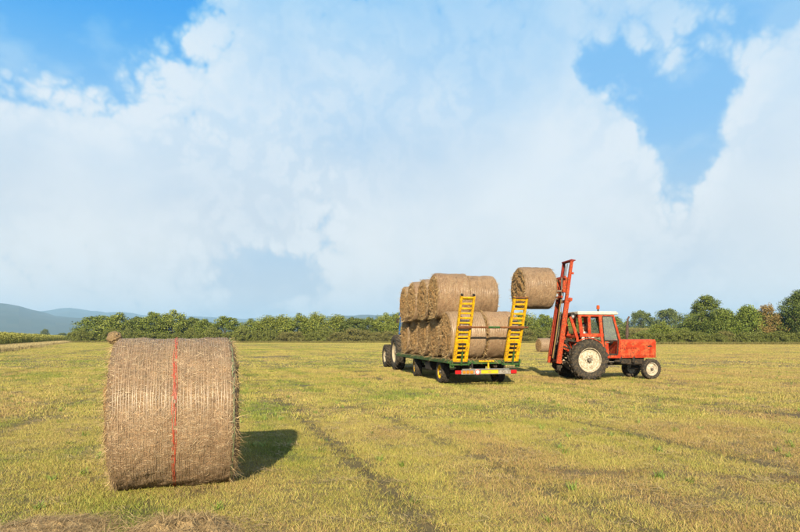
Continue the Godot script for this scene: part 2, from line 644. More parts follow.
func make_grass() -> void:
	var m := vc_mat(0.75, 0.35)
	scatter("grass", "short mown grass, green and straw yellow, in the open near field", tuft(1, 0.36, 130, 0.002, 0.0042, 0.018, 0.055, 0.45), m, 4.4, 11.0, 70.0, 101, true)
	scatter("grass", "short mown grass, green and straw yellow, in the open near field", tuft(2, 0.40, 90, 0.0025, 0.005, 0.025, 0.075, 0.6), m, 4.4, 11.0, 14.0, 102, true)
	scatter("grass", "short mown grass around the trailer and tractors", tuft(3, 0.7, 150, 0.005, 0.009, 0.02, 0.062, 0.5), m, 11.0, 30.0, 12.0, 103, true)
	scatter("grass", "short mown grass around the trailer and tractors", tuft(4, 0.8, 110, 0.006, 0.011, 0.03, 0.095, 0.6), m, 11.0, 30.0, 4.0, 104, true)
	scatter("grass", "short mown grass reaching away to the hedgerow", tuft(5, 2.2, 170, 0.014, 0.024, 0.03, 0.08, 0.5), m, 30.0, 90.0, 1.1, 105, true)
	scatter("grass", "short mown grass reaching away to the hedgerow", tuft(6, 5.0, 220, 0.03, 0.05, 0.03, 0.085, 0.5), m, 90.0, 215.0, 0.2, 106, true)
	# taller green sprigs that have grown again since the mowing
	var sp := vc_mat(0.7, 0.4)
	var b := MB.new()
	var r := RandomNumberGenerator.new()
	r.seed = 8
	for k in 16:
		var a := r.randf() * TAU
		var d := Vector3(cos(a) * 0.5, 1.0, sin(a) * 0.5).normalized()
		b.col = Color(0.13, 0.19, 0.025) * r.randf_range(0.8, 1.4)
		b.ribbon(Vector3(r.randfn() * 0.02, 0, r.randfn() * 0.02), d, Vector3(-sin(a), 0, cos(a)), r.randf_range(0.06, 0.12), r.randf_range(0.006, 0.011), Vector3(cos(a), -0.3, sin(a)) * 0.03)
	scatter("grass", "bright green sprigs grown up through the mown grass", b.mesh(), sp, 4.6, 26.0, 0.7, 107, false)
	# dead stalks left lying after the baling
	var s := MB.new()
	for k in 26:
		var a := r.randf() * TAU
		var d := Vector3(cos(a), r.randf_range(-0.05, 0.22), sin(a)).normalized()
		s.col = Color(0.24, 0.165, 0.07).lerp(Color(0.36, 0.27, 0.13), r.randf())
		s.ribbon(Vector3(r.randfn() * 0.09, r.randf_range(0.015, 0.05), r.randfn() * 0.09), d, Vector3(-sin(a), 0.3, cos(a)).normalized(), r.randf_range(0.06, 0.2), r.randf_range(0.003, 0.005), Vector3(r.randfn(), 0.1, r.randfn()) * 0.02)
	scatter("hay_litter", "loose dry stalks lying on the mown grass", s.mesh(), vc_mat(0.7), 4.6, 30.0, 2.6, 108, false)

# a low heap of loose hay
func hay_heap(at: Vector3, rx: float, rz: float, h: float, seed_: int, count: int, tone: float, label: String) -> void:
	var t := thing("hay_heap", label, "hay heap", at, 0.0, "loose hay raked together in front of the bale")
	var r := RandomNumberGenerator.new()
	r.seed = seed_
	var no := FastNoiseLite.new()
	no.seed = seed_
	no.frequency = 2.2
	var hy := func(u: float, w: float) -> float:
		var q := u * u + w * w
		return h * pow(maxf(0.0, 1.0 - q), 0.8) * (1.0 + 0.9 * no.get_noise_2d(u * 1.3, w * 1.3)) - 0.02
	var b := MB.new()
	b.col = Color(0.29, 0.205, 0.10) * tone
	var nseg := 22
	for i in nseg:
		for j in nseg:
			var p := []
			for k in [[0, 0], [0, 1], [1, 1], [1, 0]]:
				var u: float = (i + k[0]) * 2.0 / nseg - 1.0
				var w: float = (j + k[1]) * 2.0 / nseg - 1.0
				p.append(Vector3(u * rx, hy.call(u, w), w * rz))
			b.face_out(p, Vector3.UP)
	put("hay_mound", b, vc_mat(1.0), t)
	var s := MB.new()
	for k in count:
		var a := r.randf() * TAU
		var q := sqrt(r.randf()) * (1.0 if r.randf() < 0.8 else 1.35)
		var u := cos(a) * q
		var w := sin(a) * q
		var y: float = maxf(hy.call(u, w), 0.0)
		var e := r.randf() * TAU
		# strands lie along the heap, a few spring out of it
		var up := r.randf_range(-0.12, 0.22) if r.randf() < 0.85 else r.randf_range(0.3, 0.9)
		var dip: float = (hy.call(u + cos(e) * 0.2, w + sin(e) * 0.2) - y) / (0.2 * rx)
		var d := Vector3(cos(e), clampf(dip, -1, 1) + up, sin(e)).normalized()
		s.col = Color(0.17, 0.105, 0.045).lerp(Color(0.37, 0.27, 0.13), pow(r.randf(), 1.3)) * tone
		var ln := r.randf_range(0.06, 0.24)
		s.ribbon(Vector3(u * rx, y + r.randf_range(0.0, 0.02), w * rz) - d * ln * 0.5, d, Vector3(-sin(e), r.randf_range(-0.5, 0.5), cos(e)).normalized(), ln, r.randf_range(0.002, 0.0045), Vector3(r.randfn(), r.randfn() * 0.6, r.randfn()) * 0.03)
	var o := put("straw", s, vc_mat(0.65), t)
	o.set_meta("kind", "stuff")

# ---------------------------------------------------------------- hay bales
var hay_side: StandardMaterial3D
var hay_end: StandardMaterial3D
var straw_mat: StandardMaterial3D
var net_mat: StandardMaterial3D
var red_mat: StandardMaterial3D
var green_mat: StandardMaterial3D

# pressed hay: thousands of stalks drawn one over the other, in colour and in height
func hay_texture(seed_: int, size: int, count: int, dark: Color, light: Color, along: float, deep: Color) -> Array:
	var r := RandomNumberGenerator.new()
	r.seed = seed_
	var px := PackedByteArray()
	px.resize(size * size * 3)
	var hh := PackedByteArray()
	hh.resize(size * size)
	for i in size * size:
		px[i * 3] = int(deep.r * 255.0)
		px[i * 3 + 1] = int(deep.g * 255.0)
		px[i * 3 + 2] = int(deep.b * 255.0)
		hh[i] = 20
	var mask := size - 1
	for k in count:
		var x := r.randf() * size
		var y := r.randf() * size
		var a := r.randfn() * along + (PI if r.randf() < 0.5 else 0.0)
		var ln := r.randi_range(14, 70)
		var cc := dark.lerp(light, clampf(r.randf() * 0.85 + 0.15 * r.randfn(), 0.0, 1.0))
		var warm := r.randf_range(-0.04, 0.04)
		var c0 := int(clampf(cc.r + warm, 0, 1) * 255.0)
		var c1 := int(clampf(cc.g, 0, 1) * 255.0)
		var c2 := int(clampf(cc.b - warm, 0, 1) * 255.0)
		var lvl := int(40 + 200.0 * k / count)
		var curl := r.randfn() * 0.012
		var wide := 2 if r.randf() < 0.55 else 1
		for s in ln:
			a += curl
			x += cos(a)
			y += sin(a)
			for q in wide:
				var at := (int(y + q) & mask) * size + (int(x) & mask)
				px[at * 3] = c0
				px[at * 3 + 1] = c1
				px[at * 3 + 2] = c2
				hh[at] = clampi(lvl + (10 if q == 0 else -14), 0, 255)
	var img := Image.create_from_data(size, size, false, Image.FORMAT_RGB8, px)
	var bump := Image.create_from_data(size, size, false, Image.FORMAT_L8, hh)
	bump.convert(Image.FORMAT_RGBA8)
	bump.bump_map_to_normal_map(5.0)
	return [ImageTexture.create_from_image(img), ImageTexture.create_from_image(bump)]

func make_hay_materials() -> void:
	var s := hay_texture(3, 1024, 16000, Color8(130, 106, 81), Color8(208, 182, 149), 0.9, Color8(130, 106, 81))
	hay_side = StandardMaterial3D.new()
	hay_side.albedo_texture = s[0]
	hay_side.normal_enabled = true
	hay_side.normal_texture = s[1]
	hay_side.normal_scale = 1.8
	hay_side.roughness = 0.72
	hay_side.vertex_color_use_as_albedo = true
	var e := hay_texture(4, 512, 5200, Color8(124, 94, 54), Color8(198, 158, 104), 2.0, Color8(124, 94, 54))
	hay_end = StandardMaterial3D.new()
	hay_end.albedo_texture = e[0]
	hay_end.normal_enabled = true
	hay_end.normal_texture = e[1]
	hay_end.normal_scale = 1.0
	hay_end.roughness = 0.9
	hay_end.vertex_color_use_as_albedo = true
	straw_mat = vc_mat(0.6, 0.15)
	# thin glossy plastic thread
	net_mat = paint(Color8(148, 123, 95), 0.38)
	net_mat.metallic_specular = 1.0
	red_mat = paint(Color8(168, 66, 42), 0.55)
	green_mat = paint(Color8(108, 130, 88), 0.5)

# one bale lying with its axis along x, its base at the origin; fine = 1 for the near bale
func bale_parts(seed_: int, radius: float, length: float, fine: float, netted: float, tone: Color) -> Dictionary:
	var r := RandomNumberGenerator.new()
	r.seed = seed_
	var no := FastNoiseLite.new()
	no.seed = seed_
	no.frequency = 1.0
	no.fractal_octaves = 3
	var hl := length * 0.5
	var flat := 0.028
	var rad := func(x: float, a: float) -> float:
		var p := Vector3(x * 2.2, cos(a) * 1.7, sin(a) * 1.7)
		return radius * (1.0 + 0.034 * no.get_noise_3dv(p)) + 0.012 * no.get_noise_3dv(p * 4.0) + 0.005 * no.get_noise_3dv(p * 14.0)
	# sagged on to what it lies on
	var place := func(x: float, rr: float, a: float) -> Vector3:
		var y := sin(a) * rr
		var u := (y + radius - flat) / 0.02
		if u < 6.0:
			y = -radius + flat + 0.02 * log(1.0 + exp(u))
		return Vector3(x, y + radius - flat, cos(a) * rr)
	var out := {}
	# the rolled side
	var na := 128 if fine > 0.5 else 72
	var nx := 56 if fine > 0.5 else 26
	var b := MB.new()
	var grid := []
	for i in nx + 1:
		var u := float(i) / nx * 2.0 - 1.0
		var x := hl * (u * (1.0 - 0.04 * absf(u)) / 0.96)
		var edge := maxf(0.0, absf(x) - (hl - 0.07)) / 0.07
		var row := []
		for k in na + 1:
			var a := TAU * (k % na) / na
			var rr: float = rad.call(x, a) - 0.06 * edge * edge
			row.append(place.call(x, rr, a))
		grid.append(row)
	for i in nx + 1:
		for k in na + 1:
			var ta: Vector3 = grid[i][(k + 1) % na] - grid[i][(k - 1 + na) % na]
			var tx: Vector3 = grid[mini(i + 1, nx)][k] - grid[maxi(i - 1, 0)][k]
			var nn := ta.cross(tx).normalized()
			var p: Vector3 = grid[i][k]
			if nn.dot(Vector3(0, p.y - radius, p.z)) < 0.0: nn = -nn
			var blot := 1.0 + 0.28 * no.get_noise_3dv(p * 1.6 + Vector3(9, 0, 0)) + 0.34 * no.get_noise_3dv(p * Vector3(6, 4.5, 4.5)) + 0.34 * no.get_noise_3dv(p * 17.0)
			b.col = Color(tone.r * blot, tone.g * blot, tone.b * blot * 0.98)
			b.vert(p, nn, Vector2(p.x / 1.5, 3.0 * k / na))
	for i in nx:
		for k in na:
			var p := i * (na + 1) + k
			var q := p + na + 1
			b.face_order(p, p + 1, q + 1, q)
	out["hay_roll"] = b.mesh()
	# the two ends: torn stalks in a spiral, lumpy and cratered
	for e in 2:
		var sx: float = -1.0 if e == 0 else 1.0
		var d := MB.new()
		var nr := 30 if fine > 0.5 else 18
		var g2 := []
		for j in nr + 1:
			var t := float(j) / nr
			var row := []
			for k in na + 1:
				var a := TAU * (k % na) / na
				var edge_r: float = rad.call(sx * hl, a) - 0.06
				var rr := edge_r * t
				var q := Vector3(cos(a + t * 3.0) * rr * 3.0, sin(a + t * 3.0) * rr * 3.0, sx * 7.0)
				var lump := no.get_noise_3dv(q) * 0.055 + no.get_noise_3dv(q * 3.1) * 0.04 + no.get_noise_3dv(q * 8.0) * 0.018
				lump *= smoothstep(1.0, 0.9, t)
				var x: float = sx * (hl + 0.03 * (1.0 - t * t) + lump)
				row.append(place.call(x, rr, a) if j < nr else grid[0 if e == 0 else nx][k])
			g2.append(row)
		for j in nr + 1:
			for k in na + 1:
				var ta: Vector3 = g2[j][(k + 1) % na] - g2[j][(k - 1 + na) % na]
				var tr: Vector3 = g2[mini(j + 1, nr)][k] - g2[maxi(j - 1, 0)][k]
				var nn := ta.cross(tr)
				nn = nn.normalized() if nn.length_squared() > 1e-12 else Vector3(sx, 0, 0)
				if nn.x * sx < 0.0: nn = -nn
				var p: Vector3 = g2[j][k]
				var blot := 1.0 + 0.35 * no.get_noise_3dv(p * 3.0 + Vector3(30, 0, 0)) + 0.2 * no.get_noise_3dv(p * 9.0)
				d.col = Color(blot, blot * 0.98, blot * 0.94)
				d.vert(p, nn, Vector2(p.z, p.y) / 0.8)
		for j in nr:
			for k in na:
				var p := j * (na + 1) + k
				d.face_order(p, p + 1, p + na + 2, p + na + 1)
		out["end_face_%d" % e] = d.mesh()
	# stalks standing off the ends, hanging over the rims and lying on the side
	var s := MB.new()
	var wide := 0.0035 if fine > 0.5 else 0.011
	var many := 5200 if fine > 0.5 else 900
	for k in many:
		var sx: float = -1.0 if k % 2 == 0 else 1.0
		var a := r.randf() * TAU
		var rim := r.randf() < 0.45
		var rr: float = radius * (r.randf_range(0.9, 1.0) if rim else sqrt(r.randf()) * 0.97)
		var p: Vector3 = place.call(sx * (hl - (r.randf_range(0.0, 0.09) if rim else 0.01)), rr, a)
		var rad_dir := Vector3(0, sin(a), cos(a))
		var d := (Vector3(sx * r.randf_range(0.1, 1.0), 0, 0) + rad_dir * r.randfn() * 0.55 + Vector3(0, -sin(a), 0).cross(rad_dir) * 0.0 + Vector3(0, cos(a), -sin(a)) * r.randfn() * 0.8 + Vector3(0, -0.25, 0)).normalized()
		var t := pow(r.randf(), 1.2)
		s.col = Color(0.20, 0.13, 0.055).lerp(Color(0.46, 0.34, 0.17), t)
		var ln := r.randf_range(0.04, 0.15) * (1.0 if fine > 0.5 else 1.25)
		if p.y + d.y * ln < 0.0: d.y = absf(d.y) * 0.2
		s.ribbon(p, d, d.cross(Vector3(r.randfn(), r.randfn(), r.randfn())).normalized(), ln, wide * r.randf_range(0.7, 1.3), Vector3(r.randfn(), -0.6 + r.randfn() * 0.5, r.randfn()) * 0.022)
	var lying := 10000 if fine > 0.5 else 500
	for k in lying:
		var x := (r.randf() * 2.0 - 1.0) * (hl - 0.03)
		var a := r.randf() * TAU
		var p: Vector3 = place.call(x, rad.call(x, a) + 0.002, a)
		var out_dir := Vector3(0, sin(a), cos(a))
		var tan_dir := Vector3(0, cos(a), -sin(a))
		var w := r.randfn() * 0.9
		var d := (Vector3(sin(w), 0, 0) + tan_dir * cos(w) + out_dir * r.randf_range(-0.02, 0.13)).normalized()
		s.col = Color(0.15, 0.105, 0.056).lerp(Color(0.52, 0.40, 0.25), pow(r.randf(), 1.6))
		var ln := r.randf_range(0.02, 0.07)
		s.ribbon(p, d, d.cross(out_dir + Vector3(r.randfn(), r.randfn(), r.randfn()) * 0.35).normalized(), ln, wide * r.randf_range(0.6, 1.2), -out_dir * ln * 0.12)
	out["straw"] = s.mesh()
	# net wrap: threads round the roll with a zigzag between them
	if netted > 0.0:
		var net := MB.new()
		var step := 0.025 if fine > 0.5 else 0.06
		var tw := 0.0036 if fine > 0.5 else 0.012 * netted
		var x := -hl + 0.06
		var ring := 96 if fine > 0.5 else 60
		while x < hl - 0.05:
			var jit := r.randf() * TAU
			for k in ring:
				var pts := []
				for q in [k, k + 1]:
					var a: float = TAU * q / ring
					var xx: float = x + 0.006 * sin(a * 3.0 + jit) + 0.003 * sin(a * 11.0 + jit * 2.0)
					var rr: float = rad.call(x, TAU * (q % ring) / ring) + 0.005
					var od := Vector3(0, sin(a), cos(a))
					for e in 5:
						var w: float = (e - 2) / 2.0
						var nn := (od + Vector3(w * 0.4, 0, 0)).normalized()
						var at: Vector3 = place.call(xx + w * tw * 0.5, rr + tw * 0.4 * (1.0 - w * w) - 0.002, a)
						pts.append(net.vert(at, nn))
				for e in 4:
					net.face_order(pts[e], pts[e + 1], pts[e + 6], pts[e + 5])
			x += step * r.randf_range(0.75, 1.25)
		out["net_wrap"] = net.mesh()
	out["rad"] = rad
	out["place"] = place
	return out

# coloured marker threads of the net, a loose narrow band round the roll
func band(parts: Dictionary, x0: float, width: float, threads: int, tw: float, seed_: int, gaps: float) -> MB:
	var r := RandomNumberGenerator.new()
	r.seed = seed_
	var rad: Callable = parts["rad"]
	var place: Callable = parts["place"]
	var b := MB.new()
	var ring := 140
	for t in threads:
		var off := (float(t) + 0.5) / threads - 0.5
		var ph := r.randf() * TAU
		for k in ring:
			if r.randf() < gaps:
				continue
			var pts := []
			for q in [k, k + 1]:
				var a: float = TAU * q / ring
				var x: float = x0 + off * width * (0.75 + 0.35 * sin(a * 2.0 + 1.0)) + 0.006 * sin(a * 9.0 + ph) + 0.012 * sin(a * 1.0 + 0.6)
				var rr: float = rad.call(x0, TAU * (q % ring) / ring) + 0.0085 + 0.0005 * t
				pts.append(place.call(x - tw * 0.5, rr, a))
				pts.append(place.call(x + tw * 0.5, rr, a))
			b.face_out([pts[0], pts[1], pts[3], pts[2]], Vector3(0, sin(TAU * k / ring), cos(TAU * k / ring)))
	# threads that cross from side to side
	for k in ring:
		if r.randf() < 0.35 + gaps: continue
		var s := 1.0 if k % 2 == 0 else -1.0
		var pts := []
		for q in 2:
			var a: float = TAU * (k + q) / ring
			var x := x0 + (s if q == 0 else -s) * width * 0.5
			var rr: float = rad.call(x0, TAU * ((k + q) % ring) / ring) + 0.0075
			pts.append(place.call(x, rr, a))
			pts.append(place.call(x, rr, a + tw * 1.6))
		b.face_out([pts[0], pts[1], pts[3], pts[2]], Vector3(0, sin(TAU * k / ring), cos(TAU * k / ring)))
	return b

func fill_bale(t: Node3D, parts: Dictionary) -> void:
	put("hay_roll", parts["hay_roll"], hay_side, t)
	put("end_face", parts["end_face_0"], hay_end, t)
	put("end_face", parts["end_face_1"], hay_end, t)
	put("straw", parts["straw"], straw_mat, t).set_meta("kind", "stuff")
	if parts.has("net_wrap"):
		put("net_wrap", parts["net_wrap"], net_mat, t)

func make_near_bale() -> void:
	var t := thing("hay_bale", "large round hay bale with an orange-red net stripe, alone on the mown grass", "hay bale", Vector3(-2.46, -0.035, -6.25), deg_to_rad(20.0), "round hay bales")
	var p := bale_parts(51, 0.802, 1.19, 1.0, 1.0, Color(0.90, 0.86, 0.81))
	fill_bale(t, p)
	put("red_stripe", band(p, 0.0, 0.040, 5, 0.0040, 5, 0.34), red_mat, t).set_meta("kind", "stuff")
	put("green_stripe", band(p, 0.555, 0.016, 2, 0.003, 6, 0.3), green_mat, t).set_meta("kind", "stuff")
	# a wad of hay on the upper rim
	var r := RandomNumberGenerator.new()
	r.seed = 15
	var b := MB.new()
	var s := MB.new()
	var no := FastNoiseLite.new()
	no.frequency = 3.0
	var c0 := Vector3(-0.60, 1.585, 0.02)
	for i in 14:
		for k in 20:
			var pts := []
			for q in [[0, 0], [0, 1], [1, 1], [1, 0]]:
				var th: float = PI * (i + q[0]) / 14.0
				var ph: float = TAU * ((k + q[1]) % 20) / 20.0
				var d := Vector3(sin(th) * cos(ph), cos(th), sin(th) * sin(ph))
				pts.append(c0 + d * Vector3(0.075, 0.066, 0.075) * (1.0 + 0.35 * no.get_noise_3dv(d)))
			b.col = Color(0.17, 0.115, 0.055) * r.randf_range(0.85, 1.15)
			b.face_out(pts, pts[0] + pts[2] - c0 * 2.0)
	var wad := put("hay_wad", b, vc_mat(0.9), t)
	for k in 420:
		var d := Vector3(r.randfn(), r.randfn(), r.randfn()).normalized()
		var e := (d.cross(Vector3(r.randfn(), r.randfn(), r.randfn())).normalized() + d * r.randf_range(0.0, 0.25)).normalized()
		s.col = Color(0.17, 0.115, 0.055).lerp(Color(0.32, 0.235, 0.125), r.randf())
		s.ribbon(c0 + d * 0.07 - e * 0.03, e, d.cross(e).normalized(), r.randf_range(0.04, 0.08), 0.0035, -d * 0.01)
	put("straw", s, straw_mat, wad)

func make_bales() -> void:
	make_near_bale()
	# three rolls of the same make, set down again and again
	var kinds := []
	for k in 6:
		var p := bale_parts(61 + k, 0.80, 1.20, 0.0, [1.0, 0.55, 0.7, 1.3, 0.5, 0.8][k], [Color(0.98, 0.95, 0.94), Color(0.88, 0.82, 0.77), Color(1.06, 1.01, 0.99), Color(1.18, 1.16, 1.15), Color(0.96, 0.87, 0.80), Color(1.05, 0.95, 0.90)][k])
		kinds.append(p)
	var first := {}
	var lay := func(kind: int, label: String, group: String, at: Vector3, turn: float, roll: float, size := Vector3.ONE) -> Node3D:
		var t: Node3D
		if first.has(kind):
			t = copy(first[kind], "hay_bale", label, "hay bale", group)
		else:
			t = thing("hay_bale", label, "hay bale", Vector3.ZERO, 0.0, group)
			fill_bale(t, kinds[kind])
			first[kind] = t
		t.position = at
		t.rotation = Vector3(roll, turn, 0)
		t.scale = size
		return t
	var tr := Transform3D(Basis(Vector3.UP, TRAILER_TURN), TRAILER_AT)
	var ord := ["first", "second", "third", "fourth", "fifth"]
	var sides := ["open-field side", "red-tractor side"]
	var r := RandomNumberGenerator.new()
	r.seed = 44
	for i in 5:
		for k in 2:
			var x := (-0.60 if k == 0 else 0.56) + 0.12 + r.randf_range(-0.03, 0.03)
			var at := tr * Vector3(x, 0.872, -0.82 - 1.575 * i)
			lay.call([3, 5, 4, 0, 1, 2, 5, 4, 0, 1][i * 2 + k], "round hay bale in the lower tier, %s row from the yellow ramps, %s" % [ord[i], sides[k]], "hay bales loaded on the trailer", at, TRAILER_TURN + (PI if r.randf() < 0.5 else 0.0) + r.randf_range(-0.02, 0.02), 0.0, Vector3(1.0 if k == 0 else 0.9, r.randf_range(0.975, 1.02), r.randf_range(0.97, 1.01)))
	for i in 4:
		for k in 2:
			var x := (-0.60 if k == 0 else 0.49) - 0.16 + r.randf_range(-0.04, 0.04)
			var at := tr * Vector3(x, 0.872 + 1.335, -0.82 - 1.575 * (i + 0.5))
			lay.call([4, 1, 0, 2, 5, 0, 2, 4][i * 2 + k], "round hay bale in the upper tier, %s row from the yellow ramps, %s" % [ord[i], sides[k]], "hay bales loaded on the trailer", at, TRAILER_TURN + r.randf_range(-0.03, 0.03) + (PI if k == 1 else 0.0), 0.0, Vector3(0.96 if k == 0 else 0.86, r.randf_range(0.97, 1.02), r.randf_range(0.96, 1.01)))
	# held up by the red tractor's mast
	var rt := Transform3D(Basis(Vector3.UP, RED_TURN), RED_AT)
	lay.call(1, "round hay bale lifted high on the forks of the red mast", "round hay bales", rt * Vector3(-0.02, 2.635, 1.90), RED_TURN + PI / 2.0, 0.0, Vector3(1.02, 0.99, 0.99))
	# far off in the field
	lay.call(2, "small distant round bale on the grass between trailer ramp and mast", "round hay bales", Vector3(15.9, -0.01, -63.0), deg_to_rad(12.0), 0.0, Vector3(1.08, 0.98, 0.98))
const TRAILER_AT := Vector3(2.75, 0.0, -18.5)
const TRAILER_TURN := 0.2094
const RED_AT := Vector3(6.89, 0.0, -21.71)
const RED_TURN := -1.4137

# ---------------------------------------------------------------- wheels
var rubber: StandardMaterial3D
var black_iron: StandardMaterial3D
var grey_iron: StandardMaterial3D
var steel: StandardMaterial3D
var glass: StandardMaterial3D

func make_shared_materials() -> void:
	rubber = worn(Color8(40, 38, 36), Color8(54, 51, 47), Color8(92, 79, 60), 0.85, 201, 0.58, 2.2)
	black_iron = worn(Color8(34, 32, 30), Color8(48, 43, 38), Color8(86, 68, 48), 0.7, 202, 0.55, 1.6)
	grey_iron = worn(Color8(96, 92, 86), Color8(120, 112, 100), Color8(110, 74, 48), 0.6, 203, 0.45, 2.0)
	steel = worn(Color8(190, 188, 182), Color8(165, 162, 158), Color8(120, 100, 78), 0.35, 204, 0.35, 2.5, 0.7)
	glass = StandardMaterial3D.new()
	glass.albedo_color = Color(0.66, 0.69, 0.67, 0.12)
	glass.transparency = BaseMaterial3D.TRANSPARENCY_ALPHA
	glass.roughness = 0.04
	glass.metallic_specular = 0.5

# a wheel in the parent's axes with its axle along x; out = +1 when its outer face looks to +x
func wheel(parent: Node3D, at: Vector3, out: float, R: float, width: float, rim_r: float, lugs: int, lug_h: float, rim_mat: Material, steer := 0.0) -> void:
	var w := node("wheel", parent, at)
	w.rotation.y = steer
	var hw := width * 0.5
	var t := MB.new()
	var body := R - lug_h
	var prof := [Vector2(rim_r, -hw * 0.78), Vector2(rim_r + 0.03, -hw * 0.92), Vector2(lerpf(rim_r, body, 0.45), -hw), Vector2(lerpf(rim_r, body, 0.78), -hw * 0.97), Vector2(body - 0.012, -hw * 0.84), Vector2(body, -hw * 0.5), Vector2(body + 0.006, 0),
		Vector2(body, hw * 0.5), Vector2(body - 0.012, hw * 0.84), Vector2(lerpf(rim_r, body, 0.78), hw * 0.97), Vector2(lerpf(rim_r, body, 0.45), hw), Vector2(rim_r + 0.03, hw * 0.92), Vector2(rim_r, hw * 0.78)]
	prof.reverse()
	t.lathe(prof, 56, Vector3.ZERO, Vector3.RIGHT, false)
	for k in lugs:
		for s in [-1.0, 1.0]:
			# a chevron bar: from the middle of the tread slanting back over the shoulder
			var a0: float = TAU * (k + (0.5 if s > 0.0 else 0.0)) / lugs
			var sw := TAU / lugs * 0.85
			var th := TAU / lugs * 0.30
			var st := [[0.04, 0.0], [0.45, 0.42], [0.86, 0.8], [0.99, 0.92]]
			var rows := []
			for q in st:
				var x: float = s * hw * q[0]
				var a: float = a0 + sw * q[1]
				var drop: float = 0.0 if q[0] < 0.9 else lug_h * 0.9 + 0.02
				var lo: float = body - 0.02 - drop
				var hi: float = R - (drop if q[0] > 0.9 else 0.004 * q[0])
				var g := []
				for e in [[-th * 0.6, lo], [-th * 0.42, hi], [th * 0.42, hi], [th * 0.6, lo]]:
					g.append(Vector3(x, sin(a + e[0]) * e[1], cos(a + e[0]) * e[1]))
				rows.append(g)
			for i in 3:
				for j in 3:
					var c: Vector3 = (rows[i][0] + rows[i + 1][3]) * 0.5 * Vector3(1, 0.9, 0.9)
					var f := [rows[i][j], rows[i][j + 1], rows[i + 1][j + 1], rows[i + 1][j]]
					t.face_out(f, (f[0] + f[2]) * 0.5 - c)
			t.face_out([rows[0][0], rows[0][1], rows[0][2], rows[0][3]], Vector3(-s, 0, 0))
			t.face_out([rows[3][0], rows[3][1], rows[3][2], rows[3][3]], Vector3(s, 0, 0))
	put("tyre", t, rubber, w)
	# dished rim: flange, well and disc
	var m := MB.new()
	var o := out
	var face := hw * 0.30
	m.lathe([Vector2(rim_r + 0.018, hw * 0.80 * o), Vector2(rim_r + 0.018, hw * 0.70 * o), Vector2(rim_r - 0.005, hw * 0.66 * o)] if o < 0 else [Vector2(rim_r - 0.005, hw * 0.66), Vector2(rim_r + 0.018, hw * 0.70), Vector2(rim_r + 0.018, hw * 0.80)], 40)
	var d := [Vector2(rim_r + 0.018, hw * 0.80), Vector2(rim_r - 0.012, hw * 0.82), Vector2(rim_r - 0.03, face + 0.02), Vector2(rim_r * 0.80, face), Vector2(rim_r * 0.74, face + 0.022), Vector2(rim_r * 0.42, face + 0.045), Vector2(rim_r * 0.36, face + 0.03), Vector2(0.001, face + 0.03)]
	var dd := []
	for q in d:
		dd.append(Vector2(q.x, q.y * o))
	if o > 0.0: dd.reverse()
	m.lathe(dd, 40)
	# the back of the disc and the barrel
	var bk := [Vector2(0.001, face * o), Vector2(rim_r * 0.8, (face - 0.015) * o), Vector2(rim_r - 0.005, (face - 0.02) * o), Vector2(rim_r - 0.005, -hw * 0.7 * o), Vector2(rim_r + 0.018, -hw * 0.8 * o)]
	if o > 0.0: bk.reverse()
	bk.reverse()
	m.lathe(bk, 40)
	var rim := put("rim", m, rim_mat, w)
	var h := MB.new()
	var xo := (face + 0.03) * o
	h.tube(PackedVector3Array([Vector3(xo - 0.02 * o, 0, 0), Vector3(xo + 0.05 * o, 0, 0), Vector3(xo + 0.065 * o, 0, 0)]), PackedFloat32Array([rim_r * 0.2, rim_r * 0.19, rim_r * 0.12]), 16)
	for k in 8:
		var a := TAU * k / 8.0
		var p := Vector3(xo, sin(a) * rim_r * 0.3, cos(a) * rim_r * 0.3)
		h.rod(p, p + Vector3(0.025 * o, 0, 0), rim_r * 0.035, 6)
	put("hub", h, grey_iron, w)

